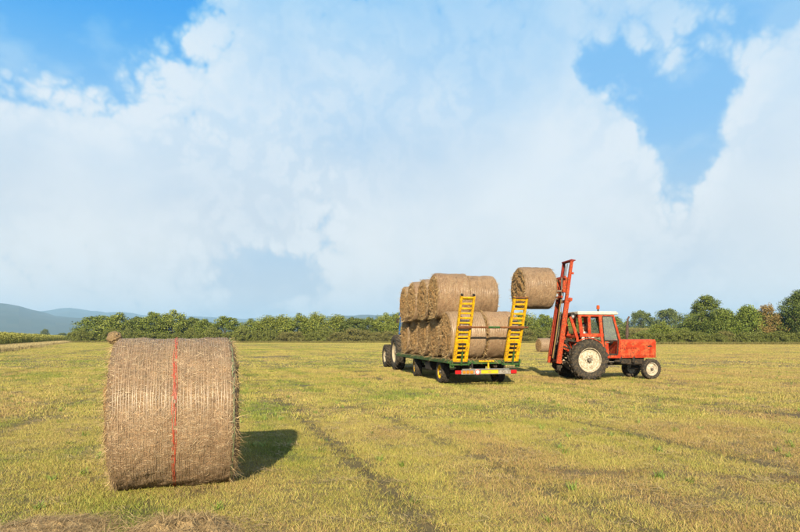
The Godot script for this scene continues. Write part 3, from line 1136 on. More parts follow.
# ---------------------------------------------------------------- the trailer
func make_trailer() -> void:
	var t := thing("bale_trailer", "green flatbed trailer with yellow loading ramps folded up, stacked with hay bales", "trailer", TRAILER_AT, TRAILER_TURN)
	var green := worn(Color8(32, 74, 34), Color8(42, 88, 38), Color8(82, 74, 46), 0.6, 211, 0.6, 1.5)
	var yellow := worn(Color8(206, 164, 12), Color8(188, 144, 12), Color8(112, 80, 34), 0.6, 212, 0.56, 1.6)
	var rust := worn(Color8(92, 58, 34), Color8(112, 74, 44), Color8(66, 44, 30), 0.85, 213, 0.4, 2.0)
	var wood := worn(Color8(88, 76, 50), Color8(108, 92, 60), Color8(66, 76, 42), 0.9, 214, 0.4, 1.8)
	var white := worn(Color8(138, 134, 126), Color8(120, 114, 104), Color8(92, 78, 60), 0.55, 215, 0.5, 2.5)
	var red := paint(Color8(160, 22, 22), 0.25)
	var orange := paint(Color8(170, 108, 18), 0.3)
	var lemon := paint(Color8(190, 160, 24), 0.35)
	var L := 8.15
	# frame
	for x in [-0.42, 0.42]:
		var b := MB.new()
		b.box(Vector3(x, 0.68, -L * 0.5), Vector3(0.1, 0.2, L - 0.2))
		put("chassis_beam", b, black_iron, t)
	for x in [-1.225, 1.225]:
		var b := MB.new()
		b.box(Vector3(x, 0.795, -L * 0.5), Vector3(0.06, 0.13, L), Basis(), 0.01)
		put("side_rail", b, green, t)
	for k in 7:
		var b := MB.new()
		b.box(Vector3(0, 0.755, -0.5 - k * 1.18), Vector3(2.38, 0.07, 0.09))
		put("cross_beam", b, green, t)
	var rb := MB.new()
	rb.box(Vector3(0, 0.765, -0.03), Vector3(2.38, 0.12, 0.07), Basis(), 0.01)
	put("rear_beam", rb, green, t)
	var fb := MB.new()
	fb.box(Vector3(0, 0.80, -L + 0.04), Vector3(2.38, 0.14, 0.07), Basis(), 0.01)
	put("front_beam", fb, green, t)
	for k in 9:
		var b := MB.new()
		b.box(Vector3(-1.06 + k * 0.265, 0.83 + 0.002 * (k % 3), -L * 0.5 - 0.01), Vector3(0.253, 0.05, L - 0.16), Basis(), 0.006)
		put("deck_plank", b, wood, t)
	# stakes along the sides of the deck
	# ramps
	for x in [-0.87, 0.87]:
		var rp := node("ramp", t, Vector3(x, 0, 0))
		var lo := Vector3(0, 0.80, 0.07)
		var hi := Vector3(0, 2.84, 0.87)
		var up := (hi - lo).normalized()
		var back := Vector3.RIGHT.cross(up).normalized()
		var bs := Basis(Vector3.RIGHT, up, back)
		for s in [-1.0, 1.0]:
			var b := MB.new()
			b.box((lo + hi) * 0.5 + Vector3(s * 0.205, 0, 0), Vector3(0.07, lo.distance_to(hi), 0.10), bs, 0.008)
			# the lower length is doubled
			b.box(lo + up * 0.38 + Vector3(s * 0.190, 0, 0) + back * 0.004, Vector3(0.112, 0.74, 0.094), bs, 0.008)
			put("ramp_rail", b, yellow, rp)
		for k in 14:
			var q := (k + 0.4) / 14.0
			if k == 4: continue
			var b := MB.new()
			b.box(lo.lerp(hi, q), Vector3(0.352, 0.05, 0.06), bs, 0.006)
			put("rung", b, yellow, rp)
		var pl := MB.new()
		pl.box(lo.lerp(hi, 0.315), Vector3(0.352, 0.135, 0.05), bs, 0.006)
		put("stiffener_plate", pl, yellow, rp)
		var ft := MB.new()
		ft.box(lo + up * 0.03, Vector3(0.352, 0.07, 0.07), bs, 0.006)
		put("foot_plate", ft, yellow, rp)
		if x < 0.0:
			for s in [-1.0, 1.0]:
				var b := MB.new()
				b.box(hi + up * 0.03 + Vector3(s * 0.19, 0, 0), Vector3(0.075, 0.07, 0.09), bs, 0.01)
				put("end_stop", b, black_iron, rp)
		var tb := MB.new()
		tb.box(hi - up * (0.02 if x > 0.0 else 0.05) + back * 0.02, Vector3(0.50 if x > 0.0 else 0.34, 0.04, 0.10), bs, 0.008)
		put("top_bar", tb, rust if x > 0.0 else yellow, rp)
		# hinge, bracket and spring strut
		var hg := MB.new()
		hg.box(Vector3(0, 0.70, 0.06), Vector3(0.62, 0.05, 0.09), Basis(), 0.006)
		for s in [-0.27, 0.27]:
			hg.box(Vector3(s, 0.75, 0.09), Vector3(0.03, 0.16, 0.14), Basis(), 0.004)
		put("hinge_bracket", hg, green, rp)
		var pin := MB.new()
		pin.rod(Vector3(-0.30, 0.78, 0.08), Vector3(0.30, 0.78, 0.08), 0.018)
		put("hinge_pin", pin, grey_iron, rp)
		var st := MB.new()
		st.rod(Vector3(0.02, 0.68, 0.16), lo + up * 0.36 + back * 0.09 + Vector3(0.02, 0, 0), 0.032, 10)
		put("spring_tube", st, green, rp)
		var ro := MB.new()
		ro.rod(lo + up * 0.34 + back * 0.09 + Vector3(0.02, 0, 0), lo + up * 0.62 + back * 0.05 + Vector3(0.02, 0, 0), 0.016, 8)
		ro.box(lo + up * 0.62 + back * 0.04 + Vector3(0.0, 0, 0), Vector3(0.24, 0.05, 0.05), bs, 0.006)
		put("spring_rod", ro, black_iron, rp)
	# bar that locks the ramps
	var lb := MB.new()
	lb.rod(Vector3(-1.06, 1.885, 0.585), Vector3(1.24, 1.885, 0.585), 0.033, 10)
	lb.box(Vector3(-0.87, 1.885, 0.565), Vector3(0.46, 0.10, 0.05), Basis(), 0.01)
	lb.box(Vector3(0.87, 1.885, 0.565), Vector3(0.46, 0.10, 0.05), Basis(), 0.01)
	put("locking_bar", lb, rust, t)
	var sl := MB.new()
	sl.rod(Vector3(-0.10, 1.885, 0.585), Vector3(0.28, 1.885, 0.585), 0.038, 10)
	put("bar_sleeve", sl, green, t)
	# light board
	var bd := MB.new()
	bd.box(Vector3(0, 0.445, 0.10), Vector3(2.06, 0.135, 0.05), Basis(), 0.008)
	put("light_board", bd, white, t)
	var bt := MB.new()
	bt.box(Vector3(0, 0.545, 0.09), Vector3(1.6, 0.03, 0.07), Basis(), 0.004)
	put("board_rail", bt, steel, t)
	for s in [-0.55, 0.0, 0.55]:
		var b := MB.new()
		b.box(Vector3(s + 0.1, 0.62, 0.06), Vector3(0.05, 0.26, 0.04), Basis(), 0.006)
		put("board_bracket", b, yellow if s == 0.0 else black_iron, t)
	for s in [-1.0, 1.0]:
		var b := MB.new()
		b.box(Vector3(s * 0.945, 0.455, 0.137), Vector3(0.20, 0.12, 0.04), Basis(), 0.012)
		put("tail_lamp", b, red, t)
	var am := MB.new()
	for k in 3:
		am.box(Vector3(-0.74 + k * 0.125, 0.455, 0.134), Vector3(0.10, 0.10, 0.03), Basis(), 0.01)
	put("turn_lamp", am, orange, t)
	var yp := MB.new()
	yp.box(Vector3(0.12, 0.46, 0.132), Vector3(0.58, 0.11, 0.015), Basis(), 0.004)
	put("reflector_plate", yp, lemon, t)
	var rs := MB.new()
	rs.box(Vector3(0.12, 0.46, 0.1405), Vector3(0.10, 0.05, 0.004), Basis(), 0.001)
	put("plate_mark", rs, paint(Color8(168, 122, 60), 0.5), t)
	# round speed plate: white with a red ring
	var sg := MB.new()
	sg.lathe([Vector2(0.0, 0.152), Vector2(0.09, 0.152), Vector2(0.09, 0.127)], 28, Vector3(-0.30, 0.458, 0), Vector3.BACK)
	var sp := put("speed_plate", sg, paint(Color8(186, 184, 178), 0.4), t)
	var rg := MB.new()
	rg.lathe([Vector2(0.062, 0.156), Vector2(0.086, 0.156)], 28, Vector3(-0.30, 0.458, 0), Vector3.BACK)
	put("red_ring", rg, paint(Color8(160, 30, 28), 0.4), sp)
	for s in [-0.14, 0.50, 0.68]:
		var b := MB.new()
		b.box(Vector3(s, 0.46, 0.131), Vector3(0.13, 0.11, 0.012), Basis(), 0.004)
		put("number_plate", b, white, t)
	var yc := MB.new()
	yc.box(Vector3(0.05, 0.80, 0.02), Vector3(0.52, 0.05, 0.05), Basis(), 0.006)
	put("centre_plate", yc, yellow, t)
	for s in [-1.12, 1.12]:
		var b := MB.new()
		b.box(Vector3(s, 0.66, 0.02), Vector3(0.14, 0.14, 0.06), Basis(), 0.01)
		put("corner_bracket", b, green, t)
	# wisps of hay caught on the deck edge, the ramps and the light board
	var hr := RandomNumberGenerator.new()
	hr.seed = 71
	var hy := MB.new()
	for k in 700:
		var p := Vector3(hr.randf_range(-1.22, 1.22), 0.87, hr.randf_range(-0.12, 0.02))
		if k % 3 == 0: p = Vector3((-1.24 if hr.randf() < 0.7 else 1.24), 0.865, -hr.randf() * 8.0)
		var d := Vector3(hr.randfn(), hr.randf_range(-0.5, 0.5), hr.randfn()).normalized()
		hy.col = Color(0.16, 0.10, 0.04).lerp(Color(0.36, 0.26, 0.12), hr.randf())
		hy.ribbon(p, d, d.cross(Vector3(hr.randfn(), 1, hr.randfn())).normalized(), hr.randf_range(0.08, 0.24), 0.009, Vector3(0, -0.05, 0.01))
	put("straw", hy, straw_mat, t).set_meta("kind", "stuff")
	# axles and wheels
	for z in [-1.4, -5.1]:
		var b := MB.new()
		b.rod(Vector3(-0.95, 0.40, z), Vector3(0.95, 0.40, z), 0.055, 12)
		for x in [-0.42, 0.42]:
			b.box(Vector3(x, 0.50, z), Vector3(0.08, 0.20, 0.5), Basis(), 0.01)
			b.box(Vector3(x, 0.44, z), Vector3(0.09, 0.05, 0.85), Basis(), 0.01)
		put("axle", b, black_iron, t)
		for s in [-1.0, 1.0]:
			wheel(t, Vector3(s * 1.0, 0.39, z), s, 0.40, 0.30, 0.235, 26, 0.014, yellow, 0.0 if z > -3.0 else deg_to_rad(-7.0))
	var bx := MB.new()
	bx.rod(Vector3(0.6, 0.50, -1.9), Vector3(0.6, 0.50, -2.5), 0.14, 14)
	put("air_tank", bx, black_iron, t)
	var sp2 := MB.new()
	sp2.box(Vector3(-0.95, 0.53, -2.9), Vector3(0.42, 0.30, 0.7), Basis(), 0.03)
	put("tool_box", sp2, black_iron, t)
	# turntable and drawbar
	var tt := MB.new()
	tt.rod(Vector3(0, 0.54, -5.1), Vector3(0, 0.60, -5.1), 0.42, 24)
	put("turntable", tt, black_iron, t)
	var db := MB.new()
	db.beam(Vector3(-0.36, 0.46, -5.5), Vector3(-0.04, 0.52, -8.9), 0.08, 0.1)
	db.beam(Vector3(0.36, 0.46, -5.5), Vector3(0.04, 0.52, -8.9), 0.08, 0.1)
	db.rod(Vector3(0, 0.52, -8.85), Vector3(0, 0.52, -9.06), 0.04)
	put("drawbar", db, green, t)

# ---------------------------------------------------------------- red tractor with the bale mast
func make_red_tractor() -> void:
	var t := thing("red_tractor", "old orange-red farm tractor with white cab roof, holding a bale on its rear mast", "tractor", RED_AT, RED_TURN)
	var red := worn(Color8(150, 45, 18), Color8(184, 80, 44), Color8(98, 54, 38), 0.6, 221, 0.54, 1.0)
	var mast_red := worn(Color8(144, 48, 20), Color8(172, 76, 38), Color8(80, 50, 38), 0.65, 222, 0.58, 1.8)
	var deep := worn(Color8(110, 32, 22), Color8(128, 42, 28), Color8(70, 42, 34), 0.6, 223, 0.4, 1.8)
	var cream := worn(Color8(180, 173, 156), Color8(162, 152, 132), Color8(98, 76, 52), 0.65, 224, 0.56, 2.6)
	var white := worn(Color8(188, 184, 172), Color8(172, 166, 152), Color8(132, 120, 98), 0.55, 225, 0.28, 1.8)
	var rusty := worn(Color8(70, 58, 54), Color8(92, 74, 66), Color8(54, 46, 44), 0.85, 226, 0.4, 3.0)
	for s in [-1.0, 1.0]:
		wheel(t, Vector3(s * 0.72, 0.742, 0.09), s, 0.75, 0.42, 0.44, 20, 0.045, cream)
		wheel(t, Vector3(s * 0.66, 0.382, -2.47), s, 0.388, 0.21, 0.235, 30, 0.012, cream, deg_to_rad(2.0))
	# driveline
	var tr := MB.new()
	tr.box(Vector3(0, 0.72, -0.3), Vector3(0.46, 0.50, 1.5), Basis(), 0.05)
	tr.rod(Vector3(-0.56, 0.742, 0.09), Vector3(0.56, 0.742, 0.09), 0.14, 16)
	tr.box(Vector3(0, 0.78, 0.36), Vector3(0.36, 0.42, 0.3), Basis(), 0.04)
	put("gearbox", tr, black_iron, t)
	var en := MB.new()
	en.box(Vector3(0, 0.70, -1.75), Vector3(0.44, 0.36, 1.5), Basis(), 0.04)
	en.box(Vector3(0.26, 0.66, -1.5), Vector3(0.12, 0.2, 0.5), Basis(), 0.03)
	en.rod(Vector3(0.27, 0.62, -2.0), Vector3(0.27, 0.84, -2.0), 0.06, 12)
	put("engine_block", en, black_iron, t)
	var ax := MB.new()
	ax.beam(Vector3(-0.58, 0.42, -2.47), Vector3(0.58, 0.42, -2.47), 0.11, 0.11)
	ax.box(Vector3(0, 0.55, -2.5), Vector3(0.34, 0.2, 0.34), Basis(), 0.03)
	ax.rod(Vector3(-0.5, 0.36, -2.3), Vector3(0.5, 0.36, -2.3), 0.022)
	put("front_axle", ax, black_iron, t)
	for s in [-1.0, 1.0]:
		var st := MB.new()
		st.box(Vector3(s * 0.44, 0.50, -0.95), Vector3(0.30, 0.03, 0.34), Basis(), 0.006)
		st.box(Vector3(s * 0.44, 0.66, -0.92), Vector3(0.28, 0.03, 0.24), Basis(), 0.006)
		st.beam(Vector3(s * 0.31, 0.48, -0.95), Vector3(s * 0.31, 0.9, -0.95), 0.03, 0.05)
		put("step", st, grey_iron, t)
	var bt := MB.new()
	bt.box(Vector3(0.36, 0.74, -1.28), Vector3(0.22, 0.20, 0.30), Basis(), 0.02)
	put("battery_box", bt, black_iron, t)
	# bonnet: crowned top, flat sides, upright nose
	var hood := MB.new()
	var prof := PackedVector2Array([Vector2(-0.315, 0.80), Vector2(0.315, 0.80), Vector2(0.32, 1.38), Vector2(0.30, 1.455), Vector2(0.24, 1.49), Vector2(0, 1.508), Vector2(-0.24, 1.49), Vector2(-0.30, 1.455), Vector2(-0.32, 1.38)])
	hood.prism(prof, 1.60, Basis(), Vector3(0, 0, -2.05))
	var bonnet := put("bonnet", hood, red, t)
	var sm := MB.new()
	for s in [-1.0, 1.0]:
		sm.box(Vector3(s * 0.324, 0.865, -2.05), Vector3(0.012, 0.012, 1.54), Basis(), 0.002)
		sm.box(Vector3(s * 0.325, 1.14, -2.66), Vector3(0.012, 0.55, 0.012), Basis(), 0.002)
	put("panel_seam", sm, deep, bonnet)
	for s in [-1.0, 1.0]:
		for k in 9:
			var lv := MB.new()
			lv.box(Vector3(s * 0.323, 1.16 + 0.005 * (k % 2), -1.45 - k * 0.075), Vector3(0.012, 0.075, 0.03), Basis(Vector3.RIGHT, deg_to_rad(8.0)), 0.003)
			put("lettering_bar", lv, deep, bonnet)  # small dark bars standing in for the worn lettering on the bonnet side
		var bg := MB.new()
		bg.box(Vector3(s * 0.324, 1.235, -2.64), Vector3(0.012, 0.05, 0.17), Basis(), 0.003)
		put("badge", bg, black_iron, bonnet)
		var ml := MB.new()
		ml.box(Vector3(s * 0.335, 1.37, -1.29), Vector3(0.04, 0.05, 0.10), Basis(), 0.01)
		put("marker_lamp", ml, white, bonnet)
	var nose := MB.new()
	nose.prism(PackedVector2Array([Vector2(-0.325, 0.80), Vector2(0.325, 0.80), Vector2(0.33, 1.40), Vector2(0.25, 1.495), Vector2(-0.25, 1.495), Vector2(-0.33, 1.40)]), 0.05, Basis(), Vector3(0, 0, -2.875))
	var nz := put("nose_frame", nose, red, bonnet)
	var gr := MB.new()
	for k in 11:
		gr.box(Vector3(0, 0.90 + k * 0.045, -2.906), Vector3(0.50, 0.018, 0.02), Basis(), 0.003)
	gr.box(Vector3(0, 1.12, -2.898), Vector3(0.52, 0.52, 0.012), Basis(), 0.002)
	put("grille", gr, black_iron, bonnet)
	for s in [-1.0, 1.0]:
		var hl := MB.new()
		hl.lathe([Vector2(0.0, 0.03), Vector2(0.05, 0.022), Vector2(0.062, 0.0)], 18, Vector3(s * 0.19, 1.30, -2.915), Vector3.FORWARD)
		put("headlight", hl, paint(Color8(210, 210, 200), 0.15), bonnet)
	var wt := MB.new()
	wt.box(Vector3(0, 0.60, -2.86), Vector3(0.42, 0.26, 0.16), Basis(), 0.03)
	put("front_weight", wt, deep, t)
	# exhaust, bent back at the top
	var ex := MB.new()
	ex.tube(PackedVector3Array([Vector3(0.16, 1.48, -1.80), Vector3(0.16, 1.60, -1.80), Vector3(0.16, 1.62, -1.80), Vector3(0.16, 2.02, -1.81), Vector3(0.16, 2.04, -1.81), Vector3(0.16, 2.26, -1.83), Vector3(0.16, 2.37, -1.89)]), PackedFloat32Array([0.035, 0.035, 0.058, 0.058, 0.035, 0.034, 0.034]), 14)
	put("exhaust_pipe", ex, rusty, t)
	# cab shell
	var cab := node("cab", t)
	for s in [-1.0, 1.0]:
		var x: float = s * 0.60
		for p in [[Vector3(x, 1.60, 0.27), Vector3(x * 0.98, 2.41, 0.36), 0.13], [Vector3(x, 1.60, -0.04), Vector3(x * 0.98, 2.41, -0.02), 0.11], [Vector3(x, 0.86, -0.62), Vector3(x, 1.62, -0.52), 0.10], [Vector3(x, 1.60, -0.52), Vector3(x * 0.98, 2.41, -0.46), 0.12], [Vector3(x * 0.97, 1.46, -1.26), Vector3(x * 0.95, 2.41, -0.98), 0.085], [Vector3(x * 0.97, 0.84, -1.22), Vector3(x * 0.97, 1.47, -1.26), 0.075]]:
			var b := MB.new()
			b.beam(p[0], p[1], 0.06, p[2], Vector3.BACK, 0.012)
			put("cab_post", b, red, cab)
		var sl := MB.new()
		sl.box(Vector3(x, 1.655, -0.13), Vector3(0.064, 0.13, 0.93), Basis(), 0.012)
		put("window_rail", sl, red, cab)
		var tp := MB.new()
		tp.box(Vector3(x * 0.975, 2.385, -0.31), Vector3(0.066, 0.09, 1.42), Basis(), 0.012)
		put("roof_rail", tp, red, cab)
		# door: thin frame with a tall pane
		var dr := MB.new()
		var pts := [Vector3(x * 1.02, 0.92, -0.66), Vector3(x * 1.02, 2.36, -0.54), Vector3(x * 1.0, 2.36, -0.93), Vector3(x * 1.01, 1.46, -1.18), Vector3(x * 1.02, 0.92, -1.14)]
		for k in 5:
			dr.beam(pts[k], pts[(k + 1) % 5], 0.03, 0.035, Vector3(s, 0, 0), 0.006)
		dr.beam(Vector3(x * 1.02, 1.44, -0.60), Vector3(x * 1.02, 1.44, -1.17), 0.03, 0.05, Vector3(s, 0, 0), 0.006)
		var door := put("door", dr, black_iron, cab)
		var hd := MB.new()
		hd.rod(Vector3(x * 1.06, 1.38, -0.68), Vector3(x * 1.06, 1.38, -0.82), 0.014)
		put("handle", hd, grey_iron, door)
		var pn := MB.new()
		var q := [Vector2(0.64, 1.47), Vector2(0.55, 2.34), Vector2(0.92, 2.34), Vector2(1.16, 1.47)]
		pn.prism(PackedVector2Array(q), 0.005, Basis(Vector3.FORWARD, Vector3.UP, Vector3(-1, 0, 0)), Vector3(x * 1.015, 0, 0))
		put("pane", pn, glass, door)
		var lp := MB.new()
		lp.prism(PackedVector2Array([Vector2(0.665, 0.94), Vector2(0.625, 1.42), Vector2(0.78, 1.42), Vector2(0.80, 0.94)]), 0.02, Basis(Vector3.FORWARD, Vector3.UP, Vector3(-1, 0, 0)), Vector3(x * 1.015, 0, 0))
		put("lower_panel", lp, red, door)
		# lower shell between door and bonnet
		var sh := MB.new()
		sh.prism(PackedVector2Array([Vector2(0.5, 0.80), Vector2(1.28, 0.80), Vector2(1.28, 0.93), Vector2(0.55, 0.93)]), 0.03, Basis(Vector3.FORWARD, Vector3.UP, Vector3(-1, 0, 0)), Vector3(x, 0, 0))
		put("sill_panel", sh, red, cab)
	var bk := MB.new()
	bk.box(Vector3(0, 1.60, 0.27), Vector3(1.16, 0.10, 0.06), Basis(), 0.012)
	bk.box(Vector3(0, 2.385, 0.36), Vector3(1.12, 0.09, 0.06), Basis(), 0.012)
	bk.box(Vector3(0, 2.385, -0.99), Vector3(1.08, 0.09, 0.06), Basis(), 0.012)
	put("cross_rail", bk, red, cab)
	var ws := MB.new()
	ws.quad(Vector3(-0.54, 1.50, -1.255), Vector3(0.54, 1.50, -1.255), Vector3(0.53, 2.34, -1.005), Vector3(-0.53, 2.34, -1.005))
	put("windscreen", ws, glass, cab)
	var fl := MB.new()
	fl.box(Vector3(0, 0.94, -0.62), Vector3(1.14, 0.04, 1.16), Basis(), 0.006)
	put("floor_plate", fl, black_iron, cab)
	var cw := MB.new()
	cw.box(Vector3(0, 1.16, -1.22), Vector3(0.90, 0.66, 0.05), Basis(), 0.01)
	put("bulkhead", cw, red, cab)
	var ds := MB.new()
	ds.box(Vector3(0, 1.44, -1.10), Vector3(0.50, 0.22, 0.22), Basis(Vector3.RIGHT, 0.3), 0.04)
	put("dashboard", ds, black_iron, cab)
	var roof := MB.new()
	roof.box(Vector3(0, 2.475, -0.34), Vector3(1.32, 0.13, 1.56), Basis(), 0.04)
	roof.box(Vector3(0, 2.452, -1.13), Vector3(1.24, 0.05, 0.10), Basis(Vector3.RIGHT, 0.35), 0.015)
	put("roof", roof, white, cab)
	var bc := MB.new()
	bc.rod(Vector3(0, 2.53, -0.70), Vector3(0, 2.66, -0.70), 0.03, 12)
	var bb := put("beacon", bc, black_iron, cab)
	var bl := MB.new()
	bl.tube(PackedVector3Array([Vector3(0, 2.655, -0.70), Vector3(0, 2.78, -0.70), Vector3(0, 2.80, -0.70)]), PackedFloat32Array([0.062, 0.058, 0.04]), 16)
	put("amber_lens", bl, paint(Color8(168, 70, 24), 0.2), bb)
	# rear work lamps and rolled sheet under the roof edge
	var rl := MB.new()
	rl.tube(PackedVector3Array([Vector3(-0.5, 2.42, 0.56), Vector3(0.0, 2.405, 0.57), Vector3(0.5, 2.42, 0.56)]), PackedFloat32Array([0.085, 0.08, 0.085]), 12)
	rl.box(Vector3(0.34, 2.40, 0.46), Vector3(0.10, 0.14, 0.20), Basis(), 0.02)
	rl.box(Vector3(-0.34, 2.40, 0.46), Vector3(0.10, 0.14, 0.20), Basis(), 0.02)
	put("rolled_cover", rl, black_iron, cab)
	for s in [-1.0, 1.0]:
		var wl := MB.new()
		wl.lathe([Vector2(0.0, 0.03), Vector2(0.07, 0.02), Vector2(0.075, -0.06), Vector2(0.03, -0.09)], 16, Vector3(s * 0.52, 2.33, 0.62), Vector3.BACK)
		put("work_lamp", wl, steel, cab)
		var br := MB.new()
		br.beam(Vector3(s * 0.50, 2.34, 0.66), Vector3(s * 0.50, 1.55, 0.40), 0.06, 0.11, Vector3.BACK, 0.01)
		br.beam(Vector3(s * 0.50, 1.57, 0.40), Vector3(s * 0.46, 1.08, 0.36), 0.06, 0.09, Vector3.BACK, 0.01)
		put("rear_brace", br, red, cab)
	# mudguards over the rear wheels
	for s in [-1.0, 1.0]:
		var fd := MB.new()
		var m := 14
		for k in m:
			var q := []
			for j in [k, k + 1]:
				var a: float = lerpf(deg_to_rad(48.0), deg_to_rad(124.0), float(j) / m)
				for xx in [0.46, 0.62]:
					for rr in [0.785, 0.805]:
						q.append(Vector3(s * xx, 0.742 + sin(a) * rr, -cos(a) * rr))
			fd.face_out([q[1], q[3], q[7], q[5]], q[1] - Vector3(0, 0.742, 0))
			fd.face_out([q[0], q[2], q[6], q[4]], Vector3(0, 0.742, 0) - q[0])
			fd.face_out([q[2], q[3], q[7], q[6]], Vector3(s, 0, 0))
			fd.face_out([q[0], q[1], q[5], q[4]], Vector3(-s, 0, 0))
		# inner wall between wheel and cab
		var arc := PackedVector2Array()
		for k in 15:
			var a := lerpf(deg_to_rad(20.0), deg_to_rad(160.0), k / 14.0)
			arc.push_back(Vector2(cos(a) * 0.76, 0.742 + sin(a) * 0.76))
		arc.push_back(Vector2(-0.5, 0.94))
		arc.push_back(Vector2(0.5, 0.94))
		fd.prism(arc, 0.02, Basis(Vector3.FORWARD, Vector3.UP, Vector3(-1, 0, 0)), Vector3(s * 0.50, 0, 0))
		put("mudguard", fd, red, t)
	# seat and steering wheel
	var st2 := MB.new()
	st2.box(Vector3(0, 1.25, -0.12), Vector3(0.46, 0.10, 0.44), Basis(), 0.04)
	st2.box(Vector3(0, 1.50, 0.11), Vector3(0.44, 0.46, 0.09), Basis(Vector3.RIGHT, 0.15), 0.04)
	st2.box(Vector3(0, 1.07, -0.10), Vector3(0.24, 0.28, 0.26), Basis(), 0.02)
	put("seat", st2, black_iron, cab)
	var sw := MB.new()
	var ring := PackedVector3Array()
	var rr2 := PackedFloat32Array()
	var tilt := Basis(Vector3.RIGHT, 0.45)
	for k in 25:
		ring.push_back(Vector3(0, 1.66, -0.80) + tilt * Vector3(cos(TAU * k / 24.0) * 0.21, 0, sin(TAU * k / 24.0) * 0.21))
		rr2.push_back(0.015)
	sw.tube(ring, rr2, 8, false)
	sw.rod(Vector3(0, 1.66, -0.80), Vector3(0, 1.40, -0.95), 0.025)
	for k in 3:
		sw.rod(Vector3(0, 1.65, -0.80), Vector3(0, 1.66, -0.80) + tilt * Vector3(cos(TAU * k / 3.0) * 0.21, 0, sin(TAU * k / 3.0) * 0.21), 0.010, 6)
	put("steering_wheel", sw, black_iron, cab)
	# linkage that carries the mast
	var lk := MB.new()
	for s in [-1.0, 1.0]:
		lk.beam(Vector3(s * 0.30, 0.62, 0.30), Vector3(s * 0.40, 0.66, 1.02), 0.06, 0.09)
		lk.beam(Vector3(s * 0.30, 1.02, 0.42), Vector3(s * 0.36, 0.68, 0.80), 0.04, 0.05)
		lk.beam(Vector3(s * 0.36, 1.40, 0.30), Vector3(s * 0.40, 1.52, 0.90), 0.06, 0.08)
		lk.beam(Vector3(s * 0.34, 0.9, 0.34), Vector3(s * 0.40, 1.45, 0.88), 0.05, 0.06)
	lk.rod(Vector3(0, 1.12, 0.40), Vector3(0, 1.30, 0.92), 0.035)
	lk.rod(Vector3(-0.42, 0.66, 1.0), Vector3(0.42, 0.66, 1.0), 0.035)
	put("linkage", lk, black_iron, t)
	# mast
	var mast := node("lift_mast", t)
	var lo := Vector3(0, 0.60, 1.09)
	var hi := Vector3(0, 4.44, 0.53)
	var up := (hi - lo).normalized()
	var bk2 := Vector3.RIGHT.cross(up).normalized()
	var bs := Basis(Vector3.RIGHT, up, bk2)
	var at := func(y: float) -> Vector3: return lo + up * ((y - lo.y) / up.y)
	for s in [-1.0, 1.0]:
		# outer channel, open towards the middle
		var oc := MB.new()
		var a: Vector3 = at.call(0.60)
		var b: Vector3 = at.call(3.04)
		var ln := a.distance_to(b)
		oc.box((a + b) * 0.5 + Vector3(s * 0.43, 0, 0), Vector3(0.025, ln, 0.17), bs, 0.005)
		oc.box((a + b) * 0.5 + Vector3(s * 0.385, 0, 0) + bk2 * 0.0725, Vector3(0.065, ln, 0.025), bs, 0.005)
		oc.box((a + b) * 0.5 + Vector3(s * 0.385, 0, 0) - bk2 * 0.0725, Vector3(0.065, ln, 0.025), bs, 0.005)
		put("outer_rail", oc, mast_red, mast)
		var ic := MB.new()
		a = at.call(0.9)
		b = at.call(4.45)
		ln = a.distance_to(b)
		ic.box((a + b) * 0.5 + Vector3(s * 0.355, 0, 0), Vector3(0.022, ln, 0.11), bs, 0.004)
		ic.box((a + b) * 0.5 + Vector3(s * 0.325, 0, 0) + bk2 * 0.045, Vector3(0.04, ln, 0.02), bs, 0.004)
		ic.box((a + b) * 0.5 + Vector3(s * 0.325, 0, 0) - bk2 * 0.045, Vector3(0.04, ln, 0.02), bs, 0.004)
		put("inner_rail", ic, deep if s < 0.0 else mast_red, mast)
		var sb := MB.new()
		sb.box(at.call(3.0) + Vector3(s * 0.45, 0, 0) - bk2 * 0.10, Vector3(0.05, 0.12, 0.14), bs, 0.01)
		sb.box(at.call(3.98) + Vector3(s * 0.36, 0, 0) - bk2 * 0.08, Vector3(0.05, 0.08, 0.10), bs, 0.01)
		put("roller_bracket", sb, mast_red, mast)
		var cy := MB.new()
		cy.rod(at.call(0.75) + Vector3(s * 0.17, 0, 0) - bk2 * 0.02, at.call(2.3) + Vector3(s * 0.17, 0, 0) - bk2 * 0.02, 0.045, 12)
		put("lift_cylinder", cy, black_iron, mast)
		var pr := MB.new()
		pr.rod(at.call(2.3) + Vector3(s * 0.17, 0, 0) - bk2 * 0.02, at.call(4.3) + Vector3(s * 0.17, 0, 0) - bk2 * 0.02, 0.025, 10)
		put("piston_rod", pr, steel, mast)
		var ch := MB.new()
		ch.box((at.call(1.3) + at.call(4.35)) * 0.5 + Vector3(s * 0.06, 0, 0) + bk2 * 0.02, Vector3(0.035, 3.08, 0.012), bs, 0.002)
		put("chain", ch, grey_iron, mast)
	var hs := MB.new()
	hs.tube(PackedVector3Array([at.call(0.8) + Vector3(-0.02, 0, 0.07), at.call(1.8) + Vector3(0.02, 0, 0.075), at.call(2.9) + Vector3(-0.01, 0, 0.07), at.call(3.4) + Vector3(0.05, 0, 0.06)]), PackedFloat32Array([0.022, 0.022, 0.022, 0.022]), 8)
	put("hose", hs, worn(Color8(132, 108, 64), Color8(118, 94, 54), Color8(72, 56, 40), 0.8, 227), mast)
	for y in [0.68, 1.55, 2.95]:
		var cb := MB.new()
		cb.box(at.call(y) - bk2 * 0.105, Vector3(0.90, 0.12, 0.04), bs, 0.008)
		put("cross_member", cb, mast_red, mast)
	var tp2 := MB.new()
	tp2.box(at.call(4.44), Vector3(0.76, 0.05, 0.16), bs, 0.008)
	tp2.box(at.call(4.47) - bk2 * 0.04, Vector3(0.78, 0.03, 0.18), bs, 0.006)
	put("top_plate", tp2, deep, mast)
	# carriage and tines
	var cg := MB.new()
